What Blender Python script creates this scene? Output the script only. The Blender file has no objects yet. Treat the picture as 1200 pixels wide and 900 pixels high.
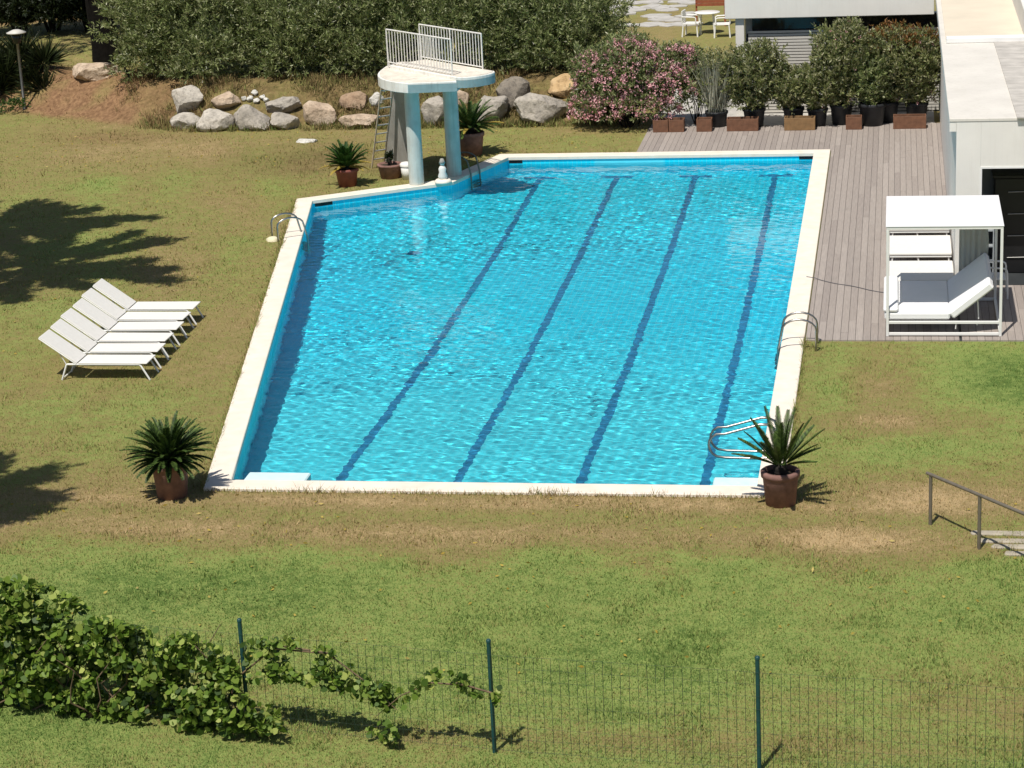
import bpy, bmesh, math, random
import numpy as np
from mathutils import Vector, Matrix, noise as mnoise

sc = bpy.context.scene
col = sc.collection
rad = math.radians
PI = math.pi
rng = np.random.default_rng(7)

# ------------------------------------------------------------------ camera (solved from the lane lines, kerbs and posts)
F, YAW, PITCH, ROLL = 2661.23, -.17516606, .30222949, -.04832664
CAM = np.array([2.04, -32.64, 12.0])
_cy, _sy = math.cos(YAW), math.sin(YAW)
_fwd = np.array([_sy*math.cos(PITCH), _cy*math.cos(PITCH), -math.sin(PITCH)])
_r = np.array([_cy, -_sy, 0.]); _u = np.cross(_r, _fwd)
_R2 = _r*math.cos(ROLL)+_u*math.sin(ROLL); _U2 = -_r*math.sin(ROLL)+_u*math.cos(ROLL)
CM = np.array([_R2, _U2, _fwd])

def ray(x, y): return CM.T @ np.array([(x-600)/F, -(y-450)/F, 1.])
def at(x, y, z=0.):
    d = ray(x, y); return CAM + d*((z-CAM[2])/d[2])
def aty(x, y, Y):
    d = ray(x, y); return CAM + d*((Y-CAM[1])/d[1])
def pxs(p): return F/(CM @ (np.asarray(p, float)-CAM))[2]

cd = bpy.data.cameras.new('camera'); co = bpy.data.objects.new('camera', cd); col.objects.link(co)
co.matrix_world = Matrix(((_R2[0], _U2[0], -_fwd[0], CAM[0]), (_R2[1], _U2[1], -_fwd[1], CAM[1]), (_R2[2], _U2[2], -_fwd[2], CAM[2]), (0, 0, 0, 1)))
cd.sensor_width = 36; cd.lens = F/1200*36; cd.clip_start = .5; cd.clip_end = 3000
sc.camera = co

# ------------------------------------------------------------------ light
SUN_EL = rad(63); SUN_FROM = Vector((-.31, -.95, 0)).normalized()
world = bpy.data.worlds.new('World'); sc.world = world; world.use_nodes = True
wn = world.node_tree.nodes
sky = wn.new('ShaderNodeTexSky'); sky.sky_type = 'NISHITA'; sky.sun_disc = False
sky.sun_elevation = SUN_EL; sky.sun_rotation = math.atan2(SUN_FROM.x, SUN_FROM.y)
sky.altitude = 50; sky.air_density = 1; sky.dust_density = 1
world.node_tree.links.new(sky.outputs[0], wn['Background'].inputs[0]); wn['Background'].inputs[1].default_value = .062
sl = bpy.data.lights.new('sun', 'SUN'); sl.energy = 4.4; sl.angle = rad(.53); sl.color = (1, .95, .86)
so = bpy.data.objects.new('sun', sl); col.objects.link(so)
sd = SUN_FROM*math.cos(SUN_EL)+Vector((0, 0, math.sin(SUN_EL)))
so.rotation_euler = sd.to_track_quat('Z', 'Y').to_euler(); so.location = (-10, -20, 40)
sl.cycles.is_caustics_light = True
sc.view_settings.view_transform = 'Standard'; sc.view_settings.look = 'None'
sc.view_settings.gamma = 1; sc.view_settings.exposure = .12; sc.view_settings.use_curve_mapping = False
sc.render.engine = 'CYCLES'
sc.cycles.use_denoising = True
sc.cycles.max_bounces = 10; sc.cycles.transmission_bounces = 8; sc.cycles.transparent_max_bounces = 8
sc.cycles.caustics_refractive = True; sc.cycles.caustics_reflective = False
sc.cycles.sample_clamp_indirect = 6

# ------------------------------------------------------------------ materials
def lin(r, g, b, k=1.):
    f = lambda c: (c/255/12.92 if c/255 <= .04045 else ((c/255+.055)/1.055)**2.4)*k
    return (f(r), f(g), f(b))

class NT:
    def __init__(s, name):
        s.m = bpy.data.materials.new(name); s.m.use_nodes = True
        s.t = s.m.node_tree; s.b = s.t.nodes['Principled BSDF']; s.out = s.t.nodes['Material Output']
    def n(s, k, **kw):
        x = s.t.nodes.new(k)
        for a, v in kw.items(): setattr(x, a, v)
        return x
    def l(s, a, b): s.t.links.new(a, b)
    def coords(s): return s.n('ShaderNodeTexCoord').outputs['Object']
    def noise(s, scale, detail=4, rough=.55, vec=None, dim='3D'):
        x = s.n('ShaderNodeTexNoise'); x.inputs['Scale'].default_value = scale; x.inputs['Detail'].default_value = detail
        x.inputs['Roughness'].default_value = rough
        s.l(vec if vec is not None else s.coords(), x.inputs['Vector']); return x.outputs['Fac']
    def ramp(s, fac, stops, interp='LINEAR'):
        x = s.n('ShaderNodeValToRGB'); e = x.color_ramp.elements; x.color_ramp.interpolation = interp
        while len(e) < len(stops): e.new(.5)
        for k, (p, c) in enumerate(stops): e[k].position = p; e[k].color = (*c, 1)
        s.l(fac, x.inputs[0]); return x.outputs[0]
    def mix(s, fac, a, b, mode='MIX'):
        x = s.n('ShaderNodeMix', data_type='RGBA', blend_type=mode)
        for v, i in ((fac, 0), (a, 6), (b, 7)):
            if isinstance(v, (int, float)): x.inputs[i].default_value = v
            elif isinstance(v, tuple): x.inputs[i].default_value = (*v, 1)
            else: s.l(v, x.inputs[i])
        return x.outputs[2]
    def math(s, op, a, b=None, clamp=False):
        x = s.n('ShaderNodeMath', operation=op, use_clamp=clamp)
        for v, i in ((a, 0), (b, 1)):
            if v is None: continue
            if isinstance(v, (int, float)): x.inputs[i].default_value = v
            else: s.l(v, x.inputs[i])
        return x.outputs[0]
    def bump(s, h, strength=.3, dist=.02):
        x = s.n('ShaderNodeBump'); x.inputs['Strength'].default_value = strength; x.inputs['Distance'].default_value = dist
        s.l(h, x.inputs['Height']); s.l(x.outputs[0], s.b.inputs['Normal']); return x
    def base(s, c):
        if isinstance(c, tuple): s.b.inputs['Base Color'].default_value = (*c, 1)
        else: s.l(c, s.b.inputs['Base Color'])
    def set(s, **kw):
        for k, v in kw.items(): s.b.inputs[k.replace('_', ' ')].default_value = v

def simple(name, c, rough=.6, var=.12, scale=6, bump=.15, metal=0., bscale=40, spec=.4, streak=0.):
    t = NT(name); n = t.noise(scale, 5)
    lo = tuple(x*(1-var) for x in c); hi = tuple(min(1, x*(1+var)) for x in c)
    cc = t.ramp(n, [(.3, lo), (.7, hi)])
    if streak:
        mp = t.n('ShaderNodeMapping'); mp.inputs['Scale'].default_value = (7, 7, .45); t.l(t.coords(), mp.inputs[0])
        k1 = t.ramp(t.noise(1.6, 6, .7, mp.outputs[0]), [(.50, (0, 0, 0)), (.72, (streak, streak, streak))])
        k2 = t.ramp(t.noise(2.2, 7, .7), [(.55, (0, 0, 0)), (.7, (streak*.7, streak*.7, streak*.7))])
        cc = t.mix(k2, t.mix(k1, cc, tuple(x*f for x, f in zip(c, (.52, .48, .42)))), tuple(x*f for x, f in zip(c, (.74, .68, .58))))
    t.base(cc)
    t.set(Roughness=rough, Metallic=metal); t.b.inputs['Specular IOR Level'].default_value = spec
    if bump: t.bump(t.noise(bscale, 3), bump, .01)
    return t.m

def leafmat(name, cols, rough=.45, trans=.25, spec=.35):
    t = NT(name)
    g = t.n('ShaderNodeNewGeometry')
    c = t.ramp(g.outputs['Random Per Island'], [(i/(max(1, len(cols)-1)), x) for i, x in enumerate(cols)])
    n = t.noise(1.1, 3); c = t.mix(t.math('MULTIPLY', n, .5), c, tuple(x*.55 for x in cols[0]))
    t.base(c); t.set(Roughness=rough); t.b.inputs['Specular IOR Level'].default_value = spec
    tr = t.n('ShaderNodeBsdfTranslucent'); t.l(c, tr.inputs[0])
    mx = t.n('ShaderNodeMixShader'); mx.inputs[0].default_value = trans
    t.l(t.b.outputs[0], mx.inputs[1]); t.l(tr.outputs[0], mx.inputs[2]); t.l(mx.outputs[0], t.out.inputs[0])
    return t.m

M = {}
def build_materials():
    # lawn: attribute mask "dry" (0 green .. 1 straw) and "soil"
    def lawn(name, blade):
        t = NT(name)
        dry = t.n('ShaderNodeAttribute', attribute_name='dry').outputs['Fac']
        soil = t.n('ShaderNodeAttribute', attribute_name='soil').outputs['Fac']
        if blade:
            r = t.n('ShaderNodeNewGeometry').outputs['Random Per Island']
            fac = t.math('ADD', dry, t.math('MULTIPLY', t.math('SUBTRACT', r, .5), .7), True)
        else:
            v = t.coords()
            a = t.math('MULTIPLY', t.math('SUBTRACT', t.noise(5, 7, .75, v), .5), 1.05)
            b = t.math('MULTIPLY', t.math('SUBTRACT', t.noise(38, 3, .7, v), .5), 1.1)
            fac = t.math('ADD', dry, t.math('ADD', a, b), True)
        g = t.ramp(fac, [(0., lin(92, 118, 56, .93)), (.26, lin(146, 162, 90, .95)), (.50, lin(145, 138, 84, .92)), (.76, lin(160, 140, 99, .92)), (1., lin(198, 172, 130, .92))])
        sx = t.n('ShaderNodeSeparateXYZ'); t.l(t.coords(), sx.inputs[0])
        mr = t.n('ShaderNodeMapRange'); mr.inputs[1].default_value = -21.0; mr.inputs[2].default_value = -16.5; t.l(sx.outputs[0], mr.inputs[0])
        s = t.mix(mr.outputs[0], t.ramp(t.noise(9, 5), [(.3, lin(112, 84, 62)), (.7, lin(162, 128, 96))]), t.ramp(t.noise(7, 6, .7), [(.3, lin(70, 60, 40)), (.5, lin(112, 94, 64)), (.72, lin(150, 128, 92))]))
        gs = t.mix(soil, g, s)
        if not blade:   # thin and dense patches of turf
            k = t.ramp(t.noise(2.3, 8, .78, v), [(.30, (.80, .79, .74)), (.5, (.98, .98, .98)), (.70, (1.12, 1.11, 1.08))])
            k2 = t.ramp(t.noise(55, 4, .8, v), [(.30, (.76, .76, .72)), (.52, (1., 1., 1.)), (.72, (1.2, 1.19, 1.15))])
            gs = t.mix(1., t.mix(1., gs, k, 'MULTIPLY'), k2, 'MULTIPLY')
        t.base(gs); t.set(Roughness=.9); t.b.inputs['Specular IOR Level'].default_value = .15
        if not blade:
            h = t.math('ADD', t.noise(60, 4, .7), t.math('MULTIPLY', t.noise(14, 4), .8))
            t.bump(h, .7, .04)
        return t.m
    M['lawn'] = lawn('lawn_turf', False); M['blade'] = lawn('grass_blade', True)
    # coping stone
    t = NT('coping_stone'); v = t.coords()
    t.base(t.ramp(t.noise(3, 6, .6, v), [(.25, lin(222, 210, 194)), (.6, lin(234, 224, 210)), (.8, lin(238, 230, 219))]))
    t.set(Roughness=.75); t.bump(t.noise(50, 3), .15, .01); M['coping'] = t.m
    # pool lining: small pale blue tiles
    t = NT('pool_tile'); v = t.coords()
    br = t.n('ShaderNodeTexBrick'); br.offset = 0; br.inputs['Scale'].default_value = 1; br.inputs['Brick Width'].default_value = .12; br.inputs['Row Height'].default_value = .12
    br.inputs['Mortar Size'].default_value = .006; t.l(v, br.inputs['Vector'])
    br.inputs['Color1'].default_value = (.012, .74, .98, 1); br.inputs['Color2'].default_value = (.010, .70, .96, 1); br.inputs['Mortar'].default_value = (.12, .76, .94, 1)
    sx = t.n('ShaderNodeSeparateXYZ'); t.l(v, sx.inputs[0])      # water-depth light absorption painted into the tile colour, paler at the shallow end
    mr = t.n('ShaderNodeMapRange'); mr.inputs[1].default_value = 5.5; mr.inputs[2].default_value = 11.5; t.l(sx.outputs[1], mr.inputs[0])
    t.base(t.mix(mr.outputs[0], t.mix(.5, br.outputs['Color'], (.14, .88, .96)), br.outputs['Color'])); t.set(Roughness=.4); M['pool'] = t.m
    M['lane'] = simple('lane_tile', (.02, .24, .46), .4, .3, 8, 0)
    M['step_tile'] = simple('pale_step_tile', (.62, .80, .82), .5, .08, 5, 0)
    # wood deck
    t = NT('deck_wood'); v = t.coords()
    mp = t.n('ShaderNodeMapping'); mp.inputs['Scale'].default_value = (14, .8, 1); t.l(v, mp.inputs[0])
    g = t.n('ShaderNodeNewGeometry')
    c1 = t.ramp(g.outputs['Random Per Island'], [(0, lin(149, 139, 133)), (.5, lin(157, 147, 140)), (1, lin(166, 156, 149))])
    c2 = t.ramp(t.noise(3, 6, .65, mp.outputs[0]), [(.3, (.82, .82, .82)), (.7, (1.08, 1.08, 1.08))])
    t.base(t.mix(1., c1, c2, 'MULTIPLY')); t.set(Roughness=.75); t.bump(t.noise(5, 5, .6, mp.outputs[0]), .2, .01); M['deck'] = t.m
    M['plaster'] = simple('white_plaster', (.75, .73, .69), .85, .05, 1.2, .12, 0, 30, .4, .10)
    M['roof'] = simple('cream_roof_screed', (.66, .63, .58), .9, .07, .9, .15, 0, 18, .3, .2)
    M['roof2'] = simple('warm_roof_screed', (.68, .60, .48), .9, .07, .9, .15, 0, 18)
    M['white'] = simple('white_paint', (.80, .80, .79), .45, .03, 3, .03)
    M['white_metal'] = simple('white_powder_coat', (.78, .78, .76), .35, .03, 3, 0)
    M['fabric'] = simple('white_mesh_fabric', (.74, .72, .68), .8, .03, 12, .15, 0, 220)
    M['canvas'] = simple('white_canvas', (.74, .74, .76), .85, .02, 4, .08, 0, 90)
    M['mattress'] = simple('white_mattress_cover', (.80, .80, .81), .8, .02, 4, .1, 0, 60)
    M['plastic'] = simple('white_plastic', (.80, .79, .76), .4, .03, 4, 0)
    M['tower_white'] = simple('tower_white_paint', (.78, .77, .73), .7, .10, 3, .15, 0, 40, .3, .5)
    M['tower_blue'] = simple('tower_pale_blue_paint', (.25, .36, .38), .6, .10, 3, .15, 0, 40, .3, .4)
    M['column'] = simple('column_pale_paint', (.55, .57, .53), .65, .12, 2.4, .15, 0, 40, .3, .45)
    M['tower_top'] = simple('worn_tower_deck', (.72, .66, .57), .85, .16, 4, .25, 0, 40, .3, .5)
    M['concrete'] = simple('grey_concrete', (.36, .35, .32), .85, .16, 2.5, .25, 0, 40, .3, .4)
    M['rail_white'] = simple('chalky_white_rail_paint', (.72, .70, .67), .55, .14, 12, 0)
    M['old_wood'] = simple('weathered_ladder_wood', (.50, .42, .32), .8, .2, 9, .2)
    M['steel'] = simple('brushed_steel', (.36, .35, .335), .28, .1, 10, 0, 1.)
    M['dark_steel'] = simple('tarnished_steel', (.20, .19, .17), .45, .15, 10, 0, 1.)
    M['rail_brown'] = simple('galvanised_handrail', (.19, .165, .13), .5, .15, 10, .05, .3)
    M['terracotta'] = simple('terracotta', (.23, .125, .105), .85, .28, 7, .2)
    M['terra_dark'] = simple('glazed_red_brown_pot', (.22, .065, .05), .55, .2, 7, .1)
    M['soil'] = simple('potting_soil', (.05, .036, .025), .95, .3, 20, .6)
    M['black_plastic'] = simple('black_plastic_pot', (.022, .024, .028), .5, .2, 6, 0)
    M['box_wood'] = simple('brown_stained_wood', (.16, .075, .042), .7, .25, 9, .2)
    M['box_tan'] = simple('tan_stained_wood', (.23, .135, .06), .7, .2, 9, .2)
    M['red_wood'] = simple('red_brown_slats', (.30, .085, .04), .7, .2, 6, .15)
    M['dark'] = simple('dark_interior_paint', (.035, .04, .043), .6, .2, 2, 0)
    M['grey_panel'] = simple('blue_grey_panel', (.36, .39, .41), .6, .12, 2, 0)
    M['black'] = simple('black_lacquer', (.012, .012, .013), .35, .2, 5, 0)
    M['glass_dark'] = simple('dark_window_glass', (.015, .017, .02), .08, .1, 2, 0)
    M['shutter'] = simple('grey_aluminium_slats', (.60, .575, .53), .5, .06, 3, 0, 0.)
    M['paving'] = simple('pale_paving', (.46, .44, .41), .85, .14, 3, .3)
    M['slab'] = simple('grey_stone_slab', (.36, .32, .25), .9, .2, 4, .3)
    M['post_green'] = simple('dark_green_post', (.012, .06, .062), .4, .15, 8, 0)
    M['wire'] = simple('green_coated_wire', (.03, .055, .04), .5, .2, 8, 0)
    M['bark'] = simple('dark_bark', (.016, .013, .011), .95, .4, 8, .8, 0, 12)
    M['cane'] = simple('vine_cane', (.16, .11, .065), .9, .3, 12, .3)
    M['cable'] = simple('grey_cable', (.10, .10, .11), .6, .1, 8, 0)
    M['yellow_cloth'] = simple('pale_yellow_cloth', (.72, .66, .46), .85, .08, 10, .2)
    for k, (a, b, c) in dict(pale=((.32, .29, .25), (.52, .475, .41), (.62, .57, .50)), tan=((.34, .25, .18), (.53, .41, .30), (.64, .53, .41)), dark=((.12, .105, .09), (.22, .19, .155), (.31, .27, .22)),
                             grey=((.23, .21, .185), (.40, .36, .31), (.52, .47, .40)), orange=((.36, .23, .11), (.54, .37, .19), (.63, .47, .28)), white=((.50, .48, .43), (.66, .64, .59), (.75, .73, .68)), brown=((.24, .15, .09), (.36, .25, .165), (.43, .32, .22))).items():
        t = NT(k+'_rock'); v = t.coords()
        n = t.noise(2.6, 7, .65, v); c1 = t.ramp(n, [(.28, a), (.5, b), (.75, c)])
        c2 = t.mix(t.ramp(t.noise(9, 4, .6, v), [(.52, (0, 0, 0)), (.66, (.55, .55, .55))]), c1, tuple(x*.55 for x in a))
        t.base(c2); t.set(Roughness=.92); t.bump(t.noise(11, 7, .65, v), .7, .06); M['rock_'+k] = t.m
    M['oleander'] = leafmat('oleander_leaf', [lin(80, 94, 54), lin(126, 142, 84), lin(158, 168, 108), lin(200, 200, 160)], .4, .34, .4)
    M['oleander_light'] = leafmat('potted_oleander_leaf', [lin(84, 96, 56), lin(136, 146, 88), lin(172, 174, 118), lin(206, 200, 166)], .4, .38, .4)
    M['oleander_new'] = leafmat('bronze_new_leaf', [lin(120, 84, 40), lin(150, 104, 58), lin(120, 110, 56), lin(176, 120, 84)], .5, .3)
    M['dark_leaf'] = leafmat('dark_evergreen_leaf', [lin(22, 32, 14), lin(36, 48, 22), lin(52, 64, 32)], .5, .15)
    M['silver_leaf'] = leafmat('silvery_stem', [lin(160, 162, 142), lin(194, 192, 174), lin(134, 142, 112)], .6, .2)
    M['spiky'] = leafmat('spiky_leaf', [lin(26, 34, 18), lin(44, 54, 28), lin(74, 86, 50)], .4, .15)
    M['vine'] = leafmat('vine_leaf', [lin(48, 74, 22), lin(86, 116, 36), lin(120, 150, 54), lin(146, 170, 70), lin(200, 208, 116)], .55, .35, .4)
    M['cycad'] = leafmat('cycad_frond', [lin(36, 52, 22), lin(62, 84, 36), lin(98, 122, 58)], .55, .12, .25)
    M['cycad_green'] = leafmat('bright_cycad_frond', [lin(34, 60, 20), lin(60, 92, 36), lin(84, 114, 50)], .35, .18, .5)
    M['cycad_yellow'] = leafmat('yellowed_frond', [lin(176, 150, 60), lin(196, 176, 92), lin(150, 136, 60)], .5, .2)
    M['pink'] = leafmat('pink_petal', [lin(226, 150, 162), lin(246, 204, 206), lin(232, 176, 182)], .6, .3)
    M['white_petal'] = leafmat('white_petal', [lin(220, 216, 200), lin(240, 238, 226)], .6, .3)
    M['palm_tree'] = leafmat('pine_needles', [lin(30, 46, 20), lin(50, 68, 30)], .5, .1)
    M['sky'] = None
build_materials()

# ------------------------------------------------------------------ objects
def tag(o, label=None, cat=None, group=None, kind=None):
    for k, v in (('label', label), ('category', cat), ('group', group), ('kind', kind)):
        if v: o[k] = v
    return o
def thing(name, label, cat, loc=(0, 0, 0), group=None, rz=0.):
    o = bpy.data.objects.new(name, None); col.objects.link(o); o.location = loc; o.rotation_euler = (0, 0, rz)
    o.empty_display_size = .2
    return tag(o, label, cat, group)
def wloc(o):
    v = Vector((0, 0, 0))
    while o is not None: v += o.location; o = o.parent
    return v
def link(name, me, mat, parent=None, world=False):
    o = bpy.data.objects.new(name, me); col.objects.link(o)
    for m in (mat if isinstance(mat, (list, tuple)) else [mat]): me.materials.append(m)
    if parent is not None:
        o.parent = parent
        if world: me.transform(Matrix.Translation(-wloc(parent)))
    return o
def copy_tree(o, parent=None):
    kids = list(o.children)
    c = o.copy(); col.objects.link(c); c.parent = parent
    for k in kids: copy_tree(k, c)
    return c

class MB:
    def __init__(s): s.v = []; s.f = []; s.sm = []
    def add(s, vs, fs, smooth=False):
        b = len(s.v); s.v += [tuple(map(float, p)) for p in vs]; s.f += [tuple(i+b for i in f) for f in fs]; s.sm += [smooth]*len(fs); return s
    def box(s, x0, x1, y0, y1, z0, z1, mat=None):
        p = [Vector(q) for q in ((x0, y0, z0), (x1, y0, z0), (x1, y1, z0), (x0, y1, z0), (x0, y0, z1), (x1, y0, z1), (x1, y1, z1), (x0, y1, z1))]
        if mat is not None: p = [mat @ q for q in p]
        return s.add(p, [(0, 3, 2, 1), (4, 5, 6, 7), (0, 1, 5, 4), (1, 2, 6, 5), (2, 3, 7, 6), (3, 0, 4, 7)])
    def prism(s, poly, z0, z1):
        n = len(poly)
        a = sum(poly[i][0]*poly[(i+1) % n][1]-poly[(i+1) % n][0]*poly[i][1] for i in range(n))
        if a < 0: poly = poly[::-1]
        return s.add([(x, y, z0) for x, y in poly]+[(x, y, z1) for x, y in poly],
                     [tuple(range(n))[::-1], tuple(range(n, 2*n))]+[(i, (i+1) % n, n+(i+1) % n, n+i) for i in range(n)])
    def xprism(s, poly, y0, y1):       # polygon in x,z
        n = len(poly)
        a = sum(poly[i][0]*poly[(i+1) % n][1]-poly[(i+1) % n][0]*poly[i][1] for i in range(n))
        if a < 0: poly = poly[::-1]
        return s.add([(x, y0, z) for x, z in poly]+[(x, y1, z) for x, z in poly],
                     [tuple(range(n)), tuple(range(n, 2*n))[::-1]]+[(i, n+i, n+(i+1) % n, (i+1) % n) for i in range(n)])
    def tube(s, pts, r, n=8, cap=True):
        pts = [Vector(p) for p in pts]; rs = r if isinstance(r, (list, tuple)) else [r]*len(pts)
        vs = []; up = None
        for i, p in enumerate(pts):
            d = (pts[min(i+1, len(pts)-1)]-pts[max(i-1, 0)])
            d = d.normalized() if d.length > 1e-9 else Vector((0, 0, 1))
            if up is None:
                up = Vector((0, 0, 1)) if abs(d.z) < .9 else Vector((1, 0, 0))
            a = d.cross(up); a = a.normalized() if a.length > 1e-6 else d.orthogonal().normalized()
            b = a.cross(d).normalized(); up = b
            for k in range(n):
                t = 2*PI*k/n; vs.append(p+(a*math.cos(t)+b*math.sin(t))*rs[i])
        fs = [(i*n+k, i*n+(k+1) % n, (i+1)*n+(k+1) % n, (i+1)*n+k) for i in range(len(pts)-1) for k in range(n)]
        s.add(vs, fs, True)
        if cap:
            m = len(pts)-1
            s.add(vs[:n], [tuple(range(n))[::-1]]); s.add(vs[m*n:], [tuple(range(n))])
        return s
    def lathe(s, prof, cx=0, cy=0, n=28, smooth=True):
        vs = [(cx+r*math.cos(2*PI*k/n), cy+r*math.sin(2*PI*k/n), z) for r, z in prof for k in range(n)]
        fs = [(i*n+k, i*n+(k+1) % n, (i+1)*n+(k+1) % n, (i+1)*n+k) for i in range(len(prof)-1) for k in range(n)]
        return s.add(vs, fs, smooth)
    def build(s, name, mat, parent=None, bevel=0., world=False, seg=1):
        me = bpy.data.meshes.new(name); me.from_pydata(s.v, [], s.f)
        me.polygons.foreach_set('use_smooth', s.sm)
        if bevel:
            bm = bmesh.new(); bm.from_mesh(me)
            bmesh.ops.remove_doubles(bm, verts=bm.verts, dist=1e-5)
            es = [e for e in bm.edges if len(e.link_faces) == 2 and e.calc_face_angle(0) > .6]
            bmesh.ops.bevel(bm, geom=es, offset=bevel, segments=seg, affect='EDGES', profile=.5, clamp_overlap=True)
            bm.to_mesh(me); bm.free()
        me.update()
        return link(name, me, mat, parent, world)

def npmesh(name, V, Fq, mat, parent=None, world=False, smooth=False, attrs=None):
    V = np.asarray(V, np.float32).reshape(-1, 3); Fq = np.asarray(Fq, np.int32)
    me = bpy.data.meshes.new(name); k = Fq.shape[1]
    me.vertices.add(len(V)); me.vertices.foreach_set('co', V.ravel())
    me.loops.add(Fq.size); me.loops.foreach_set('vertex_index', Fq.ravel())
    me.polygons.add(len(Fq)); me.polygons.foreach_set('loop_start', np.arange(len(Fq), dtype=np.int32)*k)
    if smooth: me.polygons.foreach_set('use_smooth', np.ones(len(Fq), bool))
    for n_, a in (attrs or {}).items():
        at_ = me.attributes.new(n_, 'FLOAT', 'POINT'); at_.data.foreach_set('value', np.asarray(a, np.float32))
    me.update(calc_edges=True); me.validate()
    return link(name, me, mat, parent, world)

def unit(a): return a/np.maximum(np.linalg.norm(a, axis=-1, keepdims=True), 1e-9)
def leaves(P, D, L, W, r=rng, fold=.0):
    """diamond leaves: base point P, direction D, length L, width W"""
    D = unit(D); n = len(P)
    N = unit(np.cross(D, unit(r.normal(size=(n, 3)))+np.array([0, 0, .01]))); 
    L = np.broadcast_to(np.asarray(L, float).reshape(-1, 1), (n, 1)); W = np.broadcast_to(np.asarray(W, float).reshape(-1, 1), (n, 1))
    mid = P+D*L*.45
    V = np.stack([P, mid+N*W*.5, P+D*L, mid-N*W*.5], 1).reshape(-1, 3)
    return V, np.arange(4*n).reshape(n, 4)
def round_leaves(P, Nn, S, r=rng):
    """lobed hexagonal leaves facing Nn"""
    n = len(P); Nn = unit(Nn); A = unit(np.cross(Nn, r.normal(size=(n, 3)))); B = np.cross(Nn, A)
    S = np.asarray(S).reshape(-1, 1); out = []
    for k in range(6):
        t = 2*PI*k/6; q = (.55 if k == 0 else .5+.12*(k % 2))
        out.append(P+(A*math.cos(t)+B*math.sin(t))*S*q+Nn*S*(.09*(k % 2)))
    return np.stack(out, 1).reshape(-1, 3), np.arange(6*n).reshape(n, 6)
def shoots(P, D, per, slen, L, W, r=rng, spread=.9):
    """each shoot carries whorls of narrow leaves along its axis"""
    n = len(P); D = unit(D)
    t = r.uniform(0.05, 1, (n, per, 1)); base = P[:, None]+D[:, None]*t*slen
    d = unit(D[:, None]*r.uniform(.5, 1.2, (n, per, 1))+unit(r.normal(size=(n, per, 3)))*spread)
    ll = L*r.uniform(.6, 1.25, n*per)
    return leaves(base.reshape(-1, 3), d.reshape(-1, 3), ll, W*r.uniform(.7, 1.3, n*per), r)

# ------------------------------------------------------------------ terrain
def sstep(a, b, x):
    t = np.clip((x-a)/(b-a), 0, 1); return t*t*(3-2*t)
def vnoise(x, y, s, seed=0):
    """smooth value noise on numpy arrays"""
    x = np.asarray(x, float)*s+seed*17.3; y = np.asarray(y, float)*s+seed*9.1
    xi = np.floor(x); yi = np.floor(y); fx = x-xi; fy = y-yi; fx = fx*fx*(3-2*fx); fy = fy*fy*(3-2*fy)
    h = lambda a, b: np.modf(np.abs(np.sin(a*127.1+b*311.7+seed*74.7)*43758.5453))[0]
    return (h(xi, yi)*(1-fx)+h(xi+1, yi)*fx)*(1-fy)+(h(xi, yi+1)*(1-fx)+h(xi+1, yi+1)*fx)*fy
def toe(x): return np.interp(x, [-60, -27, -24, -20, -18, -5], [34.0, 33.4, 32.0, 29.9, 29.1, 29.1])
BANK_H = 1.0
def height(x, y):
    x = np.asarray(x, float); y = np.asarray(y, float)
    k = 1-sstep(-6.3, -4.9, x+np.clip(y-34, 0, 20)*.4)
    t = sstep(0, 2.3, y-toe(x))
    z = k*t*BANK_H+k*np.clip(y-toe(x)-2.3, 0, 200)*.012
    bump = (vnoise(x, y, 2.2, 3)-.5)*.16*k*np.clip(t*(1.35-t)*3, 0, 1)
    und = (vnoise(x, y, .35, 5)-.5)*.05*np.clip((-1.2-y)/2, 0, 1)
    return z+bump+und
def atg(x, y):
    d = ray(x, y); lo, hi = 20., 260.
    for t in np.linspace(20, 160, 1400):       # first crossing of the ground along the ray
        p = CAM+d*t
        if p[2] <= float(height(p[0], p[1])): hi = t; lo = t-.1; break
    for _ in range(18):
        t = (lo+hi)/2; p = CAM+d*t
        if p[2] <= float(height(p[0], p[1])): hi = t
        else: lo = t
    return CAM+d*hi

INNER = [(0., 0.), (0., 24.75), (-7.93, 24.7), (-8.85, 21.78), (-11.98, 19.84), (-8.35, 0.)]   # clockwise? fixed below
def area(p): return sum(p[i][0]*p[(i+1) % len(p)][1]-p[(i+1) % len(p)][0]*p[i][1] for i in range(len(p)))/2
if area(INNER) < 0: INNER = INNER[::-1]
def offset(poly, d):
    n = len(poly); out = []
    for i in range(n):
        a = Vector(poly[i-1]); b = Vector(poly[i]); c = Vector(poly[(i+1) % n])
        e1 = (b-a).normalized(); e2 = (c-b).normalized()
        n1 = Vector((e1.y, -e1.x)); n2 = Vector((e2.y, -e2.x))
        m = (n1+n2); m = m/m.length_squared*2
        out.append(tuple(b+m*d))
    return out
OUTER = offset(INNER, .38)
def inside(poly, x, y):
    r = np.zeros(np.shape(x), bool); n = len(poly)
    for i in range(n):
        (x0, y0), (x1, y1) = poly[i], poly[(i+1) % n]
        c = ((y0 > y) != (y1 > y)) & (x < (x1-x0)*(y-y0)/((y1-y0) if y1 != y0 else 1e-9)+x0)
        r ^= c
    return r

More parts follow.
